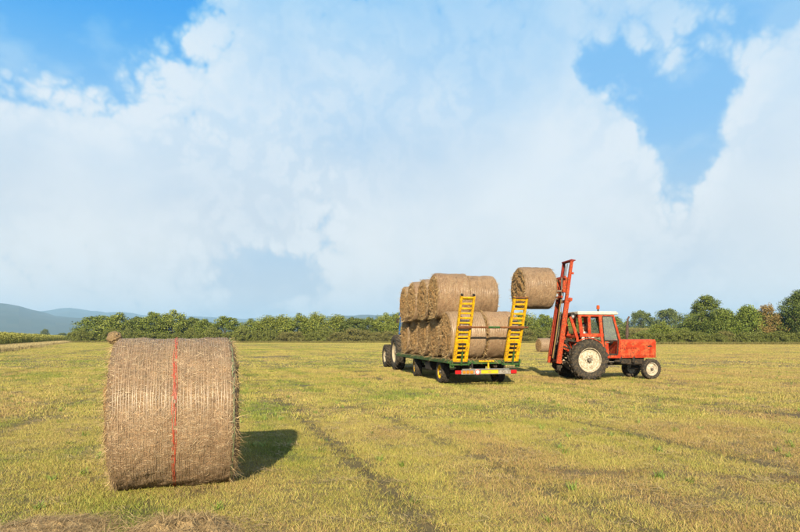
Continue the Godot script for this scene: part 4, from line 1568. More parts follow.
	for s in [-1.0, 1.0]:
		cg.box(at.call(3.52) + Vector3(s * 0.29, 0, 0) + bk2 * 0.13, Vector3(0.05, 0.58, 0.14), bs, 0.008)
	cg.box(at.call(3.78) + bk2 * 0.20, Vector3(0.86, 0.10, 0.06), bs, 0.008)
	cg.box(at.call(3.27) + bk2 * 0.20, Vector3(0.92, 0.12, 0.06), bs, 0.008)
	cg.box(at.call(3.05) + bk2 * 0.22, Vector3(0.80, 0.08, 0.06), bs, 0.008)
	var car := put("carriage", cg, mast_red, mast)
	for s in [-0.30, 0.30]:
		var tn := MB.new()
		var base: Vector3 = at.call(3.27) + bk2 * 0.2
		var p0 := Vector3(s, base.y, base.z)
		tn.tube(PackedVector3Array([p0, p0 + Vector3(0, -0.01, 0.5), p0 + Vector3(0, 0.02, 1.15)]), PackedFloat32Array([0.035, 0.03, 0.006]), 10)
		tn.beam(p0 + Vector3(0, 0.5, 0.02), p0 + Vector3(0, -0.28, 0.02), 0.06, 0.04, Vector3.BACK, 0.006)
		put("tine", tn, grey_iron, car)

# ---------------------------------------------------------------- blue tractor in front of the trailer
func make_blue_tractor() -> void:
	var tt := Transform3D(Basis(Vector3.UP, TRAILER_TURN), TRAILER_AT)
	var t := thing("blue_tractor", "blue four-wheel-drive tractor with pale rims, hitched in front of the loaded trailer", "tractor", tt * Vector3(0.06, 0, -9.75), TRAILER_TURN + 0.01)
	var blue := worn(Color8(28, 74, 130), Color8(38, 90, 146), Color8(76, 80, 76), 0.4, 231, 0.3, 1.4)
	var pale := worn(Color8(160, 150, 130), Color8(146, 134, 112), Color8(100, 82, 58), 0.65, 232, 0.38, 2.4)
	var white := worn(Color8(186, 186, 182), Color8(174, 174, 168), Color8(136, 128, 112), 0.5, 233, 0.28, 1.8)
	for s in [-1.0, 1.0]:
		wheel(t, Vector3(s * 0.90, 0.85, 0), s, 0.86, 0.46, 0.50, 20, 0.05, pale)
		wheel(t, Vector3(s * 0.88, 0.60, -2.72), s, 0.61, 0.36, 0.34, 20, 0.042, pale, deg_to_rad(2.0))
	var ch := MB.new()
	ch.box(Vector3(0, 0.82, -0.9), Vector3(0.5, 0.55, 2.4), Basis(), 0.05)
	ch.rod(Vector3(-0.75, 0.85, 0), Vector3(0.75, 0.85, 0), 0.15, 16)
	ch.rod(Vector3(-0.75, 0.60, -2.72), Vector3(0.75, 0.60, -2.72), 0.11, 16)
	ch.box(Vector3(0, 0.72, -2.6), Vector3(0.5, 0.36, 1.1), Basis(), 0.04)
	put("chassis", ch, black_iron, t)
	var hd := MB.new()
	hd.prism(PackedVector2Array([Vector2(-0.36, 0.92), Vector2(0.36, 0.92), Vector2(0.38, 1.5), Vector2(0.30, 1.68), Vector2(-0.30, 1.68), Vector2(-0.38, 1.5)]), 1.95, Basis(), Vector3(0, 0, -2.25))
	put("bonnet", hd, blue, t)
	var cab := node("cab", t)
	for s in [-1.0, 1.0]:
		for p in [[Vector3(s * 0.60, 1.55, 0.42), Vector3(s * 0.56, 2.68, 0.36)], [Vector3(s * 0.60, 1.0, -0.55), Vector3(s * 0.56, 2.68, -0.45)], [Vector3(s * 0.58, 1.3, -1.28), Vector3(s * 0.54, 2.68, -1.05)]]:
			var b := MB.new()
			b.beam(p[0], p[1], 0.06, 0.09, Vector3.BACK, 0.012)
			put("cab_post", b, white if p[0].z > 0.0 else blue, cab)
		var pn := MB.new()
		pn.quad(Vector3(s * 0.60, 1.60, 0.36), Vector3(s * 0.60, 1.60, -0.50), Vector3(s * 0.56, 2.64, -0.42), Vector3(s * 0.56, 2.64, 0.32))
		put("pane", pn, glass, cab)
		var pn2 := MB.new()
		pn2.quad(Vector3(s * 0.60, 1.2, -0.60), Vector3(s * 0.58, 1.34, -1.25), Vector3(s * 0.54, 2.64, -1.03), Vector3(s * 0.56, 2.64, -0.48))
		put("pane", pn2, glass, cab)
		var mr := MB.new()
		mr.rod(Vector3(s * 0.56, 2.45, -0.9), Vector3(s * 0.70, 2.48, -0.9), 0.014)
		mr.box(Vector3(s * 0.72, 2.42, -0.9), Vector3(0.12, 0.24, 0.05), Basis(), 0.02)
		put("mirror", mr, black_iron, cab)
	var rf := MB.new()
	rf.box(Vector3(0, 2.76, -0.36), Vector3(1.22, 0.16, 1.62), Basis(), 0.05)
	put("roof", rf, blue, cab)
	var rw := MB.new()
	rw.quad(Vector3(-0.58, 1.60, 0.42), Vector3(0.58, 1.60, 0.42), Vector3(0.54, 2.64, 0.36), Vector3(-0.54, 2.64, 0.36))
	put("rear_window", rw, glass, cab)
	var st := MB.new()
	st.box(Vector3(0, 1.3, -0.1), Vector3(0.5, 0.14, 0.5), Basis(), 0.04)
	st.box(Vector3(0, 1.65, 0.16), Vector3(0.48, 0.6, 0.12), Basis(Vector3.RIGHT, 0.12), 0.04)
	st.box(Vector3(0, 1.1, -0.1), Vector3(0.3, 0.36, 0.34), Basis(), 0.02)
	put("seat", st, black_iron, cab)
	for s in [-1.0, 1.0]:
		var fd := MB.new()
		var m := 12
		for k in m:
			var q := []
			for j in [k, k + 1]:
				var a: float = lerpf(deg_to_rad(20.0), deg_to_rad(140.0), float(j) / m)
				for xx in [0.52, 0.78]:
					for rr in [0.92, 0.95]:
						q.append(Vector3(s * xx, 0.85 + sin(a) * rr, -cos(a) * rr))
			fd.face_out([q[1], q[3], q[7], q[5]], q[1] - Vector3(0, 0.85, 0))
			fd.face_out([q[0], q[2], q[6], q[4]], Vector3(0, 0.85, 0) - q[0])
			fd.face_out([q[2], q[3], q[7], q[6]], Vector3(s, 0, 0))
			fd.face_out([q[0], q[1], q[5], q[4]], Vector3(-s, 0, 0))
		put("mudguard", fd, blue, t)
		var tk := MB.new()
		tk.box(Vector3(s * 0.56, 0.92, -1.25), Vector3(0.34, 0.5, 0.75), Basis(), 0.06)
		put("fuel_tank", tk, blue, t)
	var ht := MB.new()
	ht.box(Vector3(0, 0.54, 0.5), Vector3(0.18, 0.1, 0.62), Basis(), 0.02)
	put("hitch", ht, black_iron, t)

# ---------------------------------------------------------------- the driver
# one skin over tapered bones: distances joined with a smooth minimum, meshed as surface nets
func skin(bones: Array, cell: float, k: float, color_of: Callable, b: MB) -> void:
	var lo := Vector3.INF
	var hi := -Vector3.INF
	for s in bones:
		var r: float = maxf(s[1], s[3]) + cell * 2.0
		for p in [s[0], s[2]]:
			lo = lo.min(p - Vector3.ONE * r)
			hi = hi.max(p + Vector3.ONE * r)
	var nx := int((hi.x - lo.x) / cell) + 2
	var ny := int((hi.y - lo.y) / cell) + 2
	var nz := int((hi.z - lo.z) / cell) + 2
	var f := PackedFloat32Array()
	f.resize(nx * ny * nz)
	f.fill(1.0)
	for s in bones:
		var p0: Vector3 = s[0]
		var p1: Vector3 = s[2]
		var r0: float = s[1]
		var r1: float = s[3]
		var m: float = maxf(r0, r1) + k + cell * 2.0
		var a := ((p0.min(p1) - Vector3.ONE * m - lo) / cell).floor().max(Vector3.ZERO)
		var e := ((p0.max(p1) + Vector3.ONE * m - lo) / cell).ceil().min(Vector3(nx - 1, ny - 1, nz - 1))
		var d := p1 - p0
		var l2 := maxf(d.length_squared(), 1e-9)
		for z in range(int(a.z), int(e.z) + 1):
			for y in range(int(a.y), int(e.y) + 1):
				for x in range(int(a.x), int(e.x) + 1):
					var p := lo + Vector3(x, y, z) * cell
					var t := clampf((p - p0).dot(d) / l2, 0.0, 1.0)
					var q := p.distance_to(p0 + d * t) - lerpf(r0, r1, t)
					var i := (z * ny + y) * nx + x
					var o := f[i]
					var h := maxf(k - absf(o - q), 0.0) / k
					f[i] = minf(o, q) - h * h * k * 0.25
	var at := {}
	var strides := [1, nx, nx * ny]
	for z in nz - 1:
		for y in ny - 1:
			for x in nx - 1:
				var i := (z * ny + y) * nx + x
				var sum := Vector3.ZERO
				var cnt := 0
				var inside := 0
				for c in 8:
					if f[i + (c & 1) + ((c >> 1) & 1) * nx + (c >> 2) * nx * ny] < 0.0: inside += 1
				if inside == 0 or inside == 8: continue
				for c in 8:
					var ic := i + (c & 1) + ((c >> 1) & 1) * nx + (c >> 2) * nx * ny
					for ax in 3:
						if c & (1 << ax): continue
						var jc: int = ic + strides[ax]
						if (f[ic] < 0.0) != (f[jc] < 0.0):
							var t := f[ic] / (f[ic] - f[jc])
							var q := Vector3(c & 1, (c >> 1) & 1, c >> 2)
							q[ax] += t
							sum += q
							cnt += 1
				var p := lo + (Vector3(x, y, z) + sum / cnt) * cell
				var g := Vector3(f[i + 1] - f[i], f[i + nx] - f[i], f[i + nx * ny] - f[i]).normalized()
				b.col = color_of.call(p)
				at[i] = b.vert(p, g)
	for i in at:
		var x: int = i % nx
		var y: int = (i / nx) % ny
		var z: int = i / (nx * ny)
		for ax in 3:
			var u: int = (ax + 1) % 3
			var w: int = (ax + 2) % 3
			var q := [x, y, z]
			if q[u] == 0 or q[w] == 0: continue
			if (f[i] < 0.0) == (f[i + strides[ax]] < 0.0): continue
			var i1: int = i - strides[u]
			var i2: int = i - strides[u] - strides[w]
			var i3: int = i - strides[w]
			if at.has(i1) and at.has(i2) and at.has(i3):
				b.face_order(at[i], at[i1], at[i2], at[i3])

func make_driver() -> void:
	var t := thing("person", "person in a pale shirt seated at the wheel inside the red tractor cab", "person", Transform3D(Basis(Vector3.UP, RED_TURN), RED_AT) * Vector3(0, 1.30, -0.10), RED_TURN)
	var body := MB.new()
	var skin_c := Color(0.36, 0.20, 0.13)
	var shirt := Color(0.55, 0.51, 0.48)
	var jeans := Color(0.05, 0.07, 0.13)
	var tone := func(p: Vector3) -> Color:
		if p.y > 0.49: return skin_c
		if p.y < 0.055 or (p.z < -0.16 and p.y < 0.16 and absf(p.x) < 0.2): return jeans
		if p.z < -0.30: return skin_c
		return shirt
	var V := func(x: float, y: float, z: float) -> Vector3: return Vector3(x, y, z)
	var bones := [
		[V.call(0, 0.10, 0.02), 0.135, V.call(0, 0.30, 0.03), 0.125], [V.call(-0.07, 0.38, 0.02), 0.115, V.call(0.07, 0.38, 0.02), 0.115],
		[V.call(-0.17, 0.44, 0.02), 0.062, V.call(0.17, 0.44, 0.02), 0.062], [V.call(0, 0.44, 0.02), 0.06, V.call(0, 0.55, 0.0), 0.053]]
	for s in [-1.0, 1.0]:
		var el: Vector3 = Vector3(s * 0.27, 0.20, -0.10)
		var wr: Vector3 = Vector3(s * 0.18, 0.30, -0.42)
		bones.append([V.call(s * 0.18, 0.43, 0.02), 0.060, el, 0.046])
		bones.append([el, 0.044, wr, 0.028])
		bones.append([wr, 0.030, wr + Vector3(-s * 0.01, 0.02, -0.07), 0.034])
		var kn: Vector3 = Vector3(s * 0.17, 0.12, -0.46)
		bones.append([V.call(s * 0.09, 0.07, -0.02), 0.095, kn, 0.062])
		bones.append([kn, 0.060, V.call(s * 0.18, -0.25, -0.58), 0.042])
		bones.append([V.call(s * 0.18, -0.28, -0.56), 0.045, V.call(s * 0.19, -0.31, -0.76), 0.036])
	skin(bones, 0.018, 0.05, tone, body)
	# fingers closed on the steering wheel
	for s in [-1.0, 1.0]:
		var palm: Vector3 = Vector3(s * 0.165, 0.325, -0.49)
		var fb := [[palm + Vector3(0, 0, 0.03), 0.026, palm + Vector3(0, 0.012, -0.03), 0.026]]
		for k in 4:
			var root: Vector3 = palm + Vector3(s * (0.03 - 0.02 * k), 0.015, -0.04)
			var ln: float = [0.022, 0.027, 0.025, 0.019][k]
			fb.append([root, 0.0095, root + Vector3(0, 0.012, -ln), 0.009])
			fb.append([root + Vector3(0, 0.012, -ln), 0.009, root + Vector3(0, -0.02, -ln - 0.012), 0.008])
		fb.append([palm + Vector3(-s * 0.03, 0, 0.0), 0.011, palm + Vector3(-s * 0.045, -0.012, -0.04), 0.009])
		skin(fb, 0.006, 0.008, func(_p): return skin_c, body)
	# head turned back towards the bale: skull, jaw, nose, ears
	var hc := Vector3(0.0, 0.665, -0.01)
	var hb := Basis(Vector3.UP, deg_to_rad(-55.0))
	var hf := [[hc + Vector3(0, 0.025, 0), 0.098, hc + hb * Vector3(0, 0.01, 0.02), 0.095], [hc + hb * Vector3(0, -0.05, -0.035), 0.062, hc + hb * Vector3(0, -0.085, -0.05), 0.042],
		[hc + hb * Vector3(0, 0.005, -0.095), 0.012, hc + hb * Vector3(0, -0.03, -0.115), 0.016], [hc + hb * Vector3(0, -0.065, -0.09), 0.012, hc + hb * Vector3(0, -0.068, -0.092), 0.014]]
	for s in [-1.0, 1.0]:
		hf.append([hc + hb * Vector3(s * 0.098, 0.0, 0.0), 0.014, hc + hb * Vector3(s * 0.102, -0.035, 0.005), 0.010])
		hf.append([hc + hb * Vector3(s * 0.032, 0.012, -0.086), 0.014, hc + hb * Vector3(s * 0.034, 0.012, -0.088), 0.013])
	skin(hf, 0.009, 0.018, func(p: Vector3):
		var q: Vector3 = hb.inverse() * (p - hc)
		if q.z < -0.085 and q.y > 0.004 and q.y < 0.02 and absf(absf(q.x) - 0.033) < 0.011: return Color(0.03, 0.02, 0.02)
		if q.z < -0.07 and q.y > -0.078 and q.y < -0.066 and absf(q.x) < 0.024: return Color(0.34, 0.12, 0.10)
		return skin_c, body)
	put("body", body, vc_mat(0.7), t)
	var hair := MB.new()
	var hh := []
	for k in 7:
		var a := TAU * k / 7.0
		hh.append([hc + Vector3(0, 0.055, 0.0), 0.09, hc + hb * Vector3(cos(a) * 0.035, 0.06, 0.02 + sin(a) * 0.03), 0.078])
	hh.append([hc + hb * Vector3(-0.05, 0.02, 0.05), 0.062, hc + hb * Vector3(0.05, 0.02, 0.05), 0.062])
	hh.append([hc + hb * Vector3(-0.04, -0.03, 0.065), 0.045, hc + hb * Vector3(0.04, -0.03, 0.065), 0.045])
	skin(hh, 0.011, 0.02, func(_p): return Color(0.03, 0.022, 0.018), hair)
	put("hair", hair, vc_mat(0.6), t)

# ---------------------------------------------------------------- trees, crops, hills
# a crown of many small leaf sprays gathered in clumps; returns {crown, trunk}
func tree_parts(seed_: int, h: float, w: float, base: float, clumps: int, leaves: int, size: float, upright: float, leaf_a: Color, leaf_b: Color, sparse := 0.0) -> Dictionary:
	var r := RandomNumberGenerator.new()
	r.seed = seed_
	var b := MB.new()
	var tr := MB.new()
	var centres := []
	for k in clumps:
		var y := pow(r.randf(), 1.0)
		# the outline: widest a third of the way up, uneven
		var reach := sin(clampf(0.26 + 0.72 * y, 0.0, 1.0) * PI * 0.97) * 0.46 + 0.10
		reach *= lerpf(1.0, 0.85, y)
		var a := r.randf() * TAU
		var q := sqrt(r.randf_range(0.08, 1.0)) * reach * w * r.randf_range(0.75, 1.12)
		centres.append([Vector3(cos(a) * q, base + (h - base) * y * r.randf_range(0.86, 0.97), sin(a) * q), r.randf_range(0.10, 0.2) * w * (1.0 - 0.35 * y)])
	var per := leaves / clumps
	for c in centres:
		var p0: Vector3 = c[0]
		var cr: float = c[1]
		for k in per:
			if r.randf() < sparse: continue
			var d := Vector3(r.randfn(), r.randfn(), r.randfn()).normalized()
			var p := p0 + d * cr * pow(r.randf(), 0.4) * Vector3(1.0, 0.8 + upright, 1.0)
			p.y = minf(p.y, h * 1.03)
			if p.y < 0.15: p.y = 0.15 + r.randf() * 0.4
			var nn := (d * 0.8 + Vector3(r.randfn(), r.randfn() + 0.3, r.randfn()) * 0.7).normalized()
			var u := nn.cross(Vector3(r.randfn(), r.randfn() + upright * 2.0, r.randfn())).normalized()
			var v := nn.cross(u)
			var s := size * r.randf_range(0.55, 1.25)
			b.col = leaf_a.lerp(leaf_b, r.randf())
			# a small pointed spray, folded along its middle
			var e := nn * s * 0.22
			b.quad(p - v * s * 0.6, p + u * s * 0.34 - e, p + v * s * 0.65, p)
			b.quad(p - v * s * 0.6, p, p + v * s * 0.65, p - u * s * 0.34 - e)
	tr.col = Color(0.10, 0.075, 0.05)
	var top := base + (h - base) * 0.6
	var lean := Vector3(r.randfn(), 0, r.randfn()) * 0.04 * h
	tr.tube(PackedVector3Array([Vector3(0, -0.3, 0), Vector3(0, 0.4, 0), lean * 0.5 + Vector3(0, top * 0.5, 0), lean + Vector3(0, top, 0)]), PackedFloat32Array([0.032 * h, 0.024 * h, 0.017 * h, 0.006 * h]), 8)
	for k in mini(clumps, 14):
		var c: Vector3 = centres[k][0]
		var y0: float = clampf(c.y * 0.55, 0.25 * h * 0.4, top * 0.9)
		var s := lean * (y0 / top) + Vector3(0, y0, 0)
		tr.tube(PackedVector3Array([s, s.lerp(c, 0.5) + Vector3(0, 0.04 * h, 0), c]), PackedFloat32Array([0.010 * h, 0.006 * h, 0.002 * h]), 5)
	return {"crown": b.mesh(), "trunk": tr.mesh()}

var tree_kinds := {}
var leaf_mat: StandardMaterial3D
var bark_mat: StandardMaterial3D

func plant(kind: String, called: String, label: String, category: String, group: String, x: float, d: float, height: float, wide: float, turn: float, ground := 0.0) -> void:
	var k: Dictionary = tree_kinds[kind]
	var t: Node3D
	if k.has("first"):
		t = copy(k["first"], called, label, category, group)
	else:
		t = thing(called, label, category, Vector3.ZERO, 0.0, group)
		put("trunk", k["trunk"], bark_mat, t)
		put("crown", k["crown"], leaf_mat, t)
		k["first"] = t
	t.position = Vector3(x, ground, -d)
	t.rotation.y = turn
	t.scale = Vector3(wide / k["w"], height / k["h"], wide / k["w"])

func kind_of(called: String, seed_: int, h: float, w: float, base: float, clumps: int, leaves: int, size: float, upright: float, leaf_a: Color, leaf_b: Color, sparse := 0.0) -> void:
	var p := tree_parts(seed_, h, w, base, clumps, leaves, size, upright, leaf_a, leaf_b, sparse)
	p["h"] = h
	p["w"] = w
	tree_kinds[called] = p

func beyond(x: float) -> String:
	if x < -106.0: return ", at its end by the maize"
	if x < -52.0: return ", beyond the striped bale"
	if x < -2.0: return ", between striped bale and trailer"
	if x < 40.0: return ", behind the loaded trailer"
	if x < 84.0: return ", behind the red tractor"
	return ", near the tall round tree"

func make_trees() -> void:
	leaf_mat = vc_mat(0.6, 0.25)
	bark_mat = vc_mat(0.95)
	var g0 := Color(0.102, 0.149, 0.016)
	var g1 := Color(0.208, 0.241, 0.029)
	kind_of("round", 1, 9.0, 9.0, 0.0, 126, 12325, 0.29, 0.0, g0, g1)
	kind_of("bushy", 2, 8.5, 9.0, 0.0, 114, 11600, 0.29, 0.25, g0, Color(0.238, 0.258, 0.032))
	kind_of("feathery", 3, 9.0, 8.0, 0.0, 109, 10440, 0.30, 0.9, Color(0.121, 0.169, 0.018), Color(0.262, 0.274, 0.038), 0.1)
	kind_of("dark", 4, 8.0, 9.0, 0.0, 114, 11020, 0.29, 0.1, Color(0.072, 0.111, 0.014), Color(0.146, 0.166, 0.023))
	kind_of("shrub", 5, 4.0, 6.0, 0.0, 80, 6960, 0.22, 0.1, Color(0.096, 0.123, 0.016), Color(0.176, 0.183, 0.026))
	kind_of("thorn", 6, 4.5, 6.0, 0.0, 80, 6670, 0.22, 0.2, Color(0.105, 0.105, 0.022), Color(0.205, 0.185, 0.045))
	kind_of("big", 7, 15.0, 10.5, 0.3, 195, 21750, 0.29, 0.0, Color(0.084, 0.130, 0.015), Color(0.169, 0.199, 0.026))
	kind_of("autumn", 8, 12.0, 7.5, 0.3, 103, 8990, 0.27, 0.6, Color(0.159, 0.109, 0.029), Color(0.383, 0.265, 0.072), 0.15)
	kind_of("poplar", 9, 12.0, 7.5, 0.2, 114, 12325, 0.29, 1.1, Color(0.096, 0.156, 0.016), Color(0.215, 0.258, 0.032), 0.05)
	kind_of("tall", 10, 17.0, 11.0, 0.3, 195, 21750, 0.30, 0.2, Color(0.067, 0.111, 0.014), Color(0.146, 0.175, 0.024))
	var r := RandomNumberGenerator.new()
	r.seed = 300
	var hedge := "trees of the hedgerow beyond the mown field"
	var lab := {"round": "rounded mid-green tree in the hedgerow", "bushy": "bushy yellow-green tree in the hedgerow", "feathery": "loose feathery pale-green tree in the hedgerow", "dark": "low dark-green tree in the hedgerow"}
	# x, depth, height, width, kind
	var row := [[-112, 212, 10.2, 15, "round"], [-103, 207, 10.8, 13, "bushy"], [-95.5, 208, 9.6, 10, "dark"], [-88.5, 205, 11.2, 11, "round"], [-82, 206, 11.6, 12, "bushy"], [-75.5, 207, 9.4, 8, "dark"],
		[-70.5, 205, 8.6, 9, "round"], [-62.5, 204, 9.6, 11.5, "round"], [-52, 202, 8.4, 9, "bushy"], [-47, 201, 9.6, 9, "feathery"], [-41, 202, 9.8, 10, "feathery"], [-34.5, 200, 10.2, 10, "bushy"], [-29, 200, 10.6, 9, "feathery"],
		[-22.5, 199, 9.8, 10, "feathery"], [-16, 198, 9.0, 10, "dark"], [-10.5, 198, 9.0, 9, "dark"], [-5, 196, 10.2, 9, "bushy"], [0.5, 195, 10.6, 9, "feathery"], [7, 195, 9.6, 10, "round"], [14, 194, 9.8, 10, "bushy"], [21, 193, 9.4, 10, "dark"], [28, 192, 9.6, 10, "round"],
		[35, 191, 9.8, 10, "bushy"], [41.5, 190, 10.4, 9, "feathery"], [47.5, 188, 9.6, 9, "round"], [53.5, 187, 10.0, 9, "bushy"], [59.5, 186, 9.8, 10, "round"], [66, 184, 9.2, 10, "dark"], [71.5, 182, 4.4, 9, "bushy"],
		[77.5, 178, 4.2, 9, "round"], [80, 171, 4.4, 9, "bushy"]]
	for q in row:
		plant(q[4], "hedgerow_tree", lab[q[4]] + beyond(q[0]), "tree", hedge, q[0], q[1], q[2] * 0.98, q[3] * 1.3, r.randf() * TAU)
	# understorey along the foot of the row
	var x := -116.0
	while x < 84.0:
		var d := 201.0 - (x + 110.0) * 0.115 + r.randf_range(-2.0, 1.5)
		var kind := "thorn" if (x > -46.0 and r.randf() < 0.6) else "shrub"
		plant(kind, "hedge_shrub", ("low dark shrub at the foot of the hedgerow" if kind == "shrub" else "brownish thorn shrub at the foot of the hedgerow") + beyond(x), "shrub", "shrubs at the foot of the hedgerow", x, d, r.randf_range(3.2, 5.4), r.randf_range(6.0, 8.5), r.randf() * TAU)
		x += r.randf_range(3.6, 5.4)
	# the corner beyond the red tractor
	plant("bushy", "bushy_tree", "broad yellow-green bush between the red bonnet and the tall round tree", "tree", "", 68.6, 150, 5.7, 8.5, 0.4)
	plant("round", "bushy_tree", "rounded green bush close under the tall round tree", "tree", "", 75.5, 152, 4.4, 8, 2.1)
	plant("big", "field_tree", "tall round tree standing above the rest of the hedge", "tree", "", 82.2, 153, 13.2, 11.5, 0.9)
	plant("poplar", "hedgerow_poplar", "slender upright tree beside the tall round tree", "tree", "", 86.6, 152, 9.6, 7.5, 0.2)
	plant("poplar", "hedgerow_poplar", "slender upright yellow-green tree next to the reddish tree", "tree", "", 91.4, 150, 10.4, 8.6, 1.7)
	plant("autumn", "reddish_tree", "thin reddish-brown tree turning colour among green ones", "tree", "", 95.8, 149, 10.6, 7.8, 0.6)
	plant("tall", "tall_tree", "tallest dark-green tree at the end of the hedge, past the reddish tree", "tree", "", 103.4, 148, 14.2, 12.5, 2.4)
	plant("poplar", "hedgerow_poplar", "pale upright tree behind the tallest dark tree", "tree", "", 109.5, 154, 13.6, 10.0, 3.4)
	plant("dark", "hedgerow_tree", lab["dark"] + " beyond the reddish tree", "tree", hedge, 98.5, 153, 8.6, 10, 1.0)
	plant("dark", "hedgerow_tree", lab["dark"] + " beyond the reddish tree", "tree", hedge, 117, 150, 11.0, 13, 4.0)
	for q in [[71.0, 156, 4.0, 11, "round"], [79.5, 158, 5.4, 10, "dark"], [88.5, 157, 8.6, 11, "round"], [93.5, 156, 8.2, 11, "bushy"], [84.5, 158, 8.6, 10, "bushy"], [97.0, 158, 9.4, 10, "feathery"], [99.5, 157, 8.8, 11, "dark"], [106.0, 155, 9.6, 12, "round"]]:
		plant(q[4], "hedgerow_tree", lab[q[4]] + ", in the belt beyond the red bonnet", "tree", hedge, q[0], q[1], q[2], q[3], r.randf() * TAU)
	x = 62.0
	while x < 126.0:
		var kind := "thorn" if r.randf() < 0.15 else "shrub"
		plant(kind, "hedge_shrub", ("low dark shrub at the foot of the hedgerow" if kind == "shrub" else "brownish thorn shrub at the foot of the hedgerow") + beyond(x), "shrub", "shrubs at the foot of the hedgerow", x, 146.0 - (x - 62.0) * 0.05 + r.randf_range(-1.5, 1.5), r.randf_range(2.6, 3.8), r.randf_range(5.0, 7.5), r.randf() * TAU)
		x += r.randf_range(3.0, 4.4)
	# rising ground behind with a ripe crop, and round trees on its far edge
	rise()
	for q in [[128, 395, 12, 20], [147, 390, 13, 18], [164, 388, 17, 22], [182, 386, 18, 24], [199, 384, 16, 22], [217, 382, 14, 22], [112, 398, 10, 18]]:
		plant("dark" if int(q[0]) % 2 == 0 else "round", "far_tree", "dark round tree far off beyond the ripe crop", "tree", "round trees beyond the ripe crop", q[0], q[1], q[2], q[3], r.randf() * TAU, 3.5)
	# small far trees over the maize
	for q in [[-470, 690, 9, 16], [-440, 690, 7, 22], [-436, 700, 13, 12], [-419, 700, 6, 18], [-408, 690, 8, 14], [-372, 690, 10, 20], [-500, 700, 10, 24]]:
		plant("dark", "far_tree", "tiny dark tree on the skyline beyond the maize", "tree", "tiny trees beyond the maize", q[0], q[1], q[2], q[3], r.randf() * TAU)

func rise() -> void:
	var b := MB.new()
	var no := FastNoiseLite.new()
	no.seed = 8
	no.frequency = 0.02
	for i in 40:
		for j in 8:
			var p := []
			for k in [[0, 0], [1, 0], [1, 1], [0, 1]]:
				var x: float = 70.0 + (i + k[0]) * 5.0
				var z: float = -290.0 - (j + k[1]) * 14.0
				var e := smoothstep(70.0, 110.0, x) * smoothstep(270.0, 235.0, x) * smoothstep(-290.0, -330.0, z) * smoothstep(-402.0, -385.0, z)
				p.append(Vector3(x, -0.2 + e * (5.2 + no.get_noise_2d(x, z)), z))
			b.col = Color(0.26, 0.22, 0.08)
			b.face_out(p, Vector3.UP)
	var g := put("hill_field", b, vc_mat(1.0), self)
	g.set_meta("kind", "structure")
	tag(g, "low rise carrying a ripe yellow crop beyond the hedge", "")

# a stand of tall stalks with drooping leaves
func stalk(seed_: int, h: float, leaves: int, wide: float, low: Color, high: Color) -> ArrayMesh:
	var r := RandomNumberGenerator.new()
	r.seed = seed_
	var b := MB.new()
	for q in 5:
		var o := Vector3(r.randfn() * 0.5, 0, r.randfn() * 0.5)
		b.col = low.lerp(high, 0.5)
		b.ribbon(o, Vector3(r.randfn() * 0.05, 1, r.randfn() * 0.05).normalized(), Vector3.RIGHT.rotated(Vector3.UP, r.randf() * TAU), h * r.randf_range(0.85, 1.1), wide * 0.7, Vector3.ZERO)
		for k in leaves:
			var y := h * (0.1 + 0.9 * k / leaves)
			var a := r.randf() * TAU
			b.col = low.lerp(high, r.randf())
			b.ribbon(o + Vector3(0, y, 0), Vector3(cos(a) * 0.7, 0.75, sin(a) * 0.7).normalized(), Vector3(-sin(a), 0, cos(a)), h * 0.26, wide, Vector3(cos(a), -1.2, sin(a)) * h * 0.09)
	return b.mesh()

func stand(called: String, label: String, category: String, shape: Mesh, spots: Array, seed_: int) -> void:
	var r := RandomNumberGenerator.new()
	r.seed = seed_
	var mm := MultiMesh.new()
	mm.transform_format = MultiMesh.TRANSFORM_3D
	mm.mesh = shape
	mm.instance_count = spots.size()
	for i in spots.size():
		var s := r.randf_range(0.8, 1.15)
		mm.set_instance_transform(i, Transform3D(Basis(Vector3.UP, r.randf() * TAU).scaled(Vector3(1, s, 1)), spots[i]))
	var o := MultiMeshInstance3D.new()
	o.name = numbered(called)
	o.multimesh = mm
	o.material_override = vc_mat(0.8, 0.4)
	add_child(o)
	o.set_meta("kind", "stuff")
	tag(o, label, category)

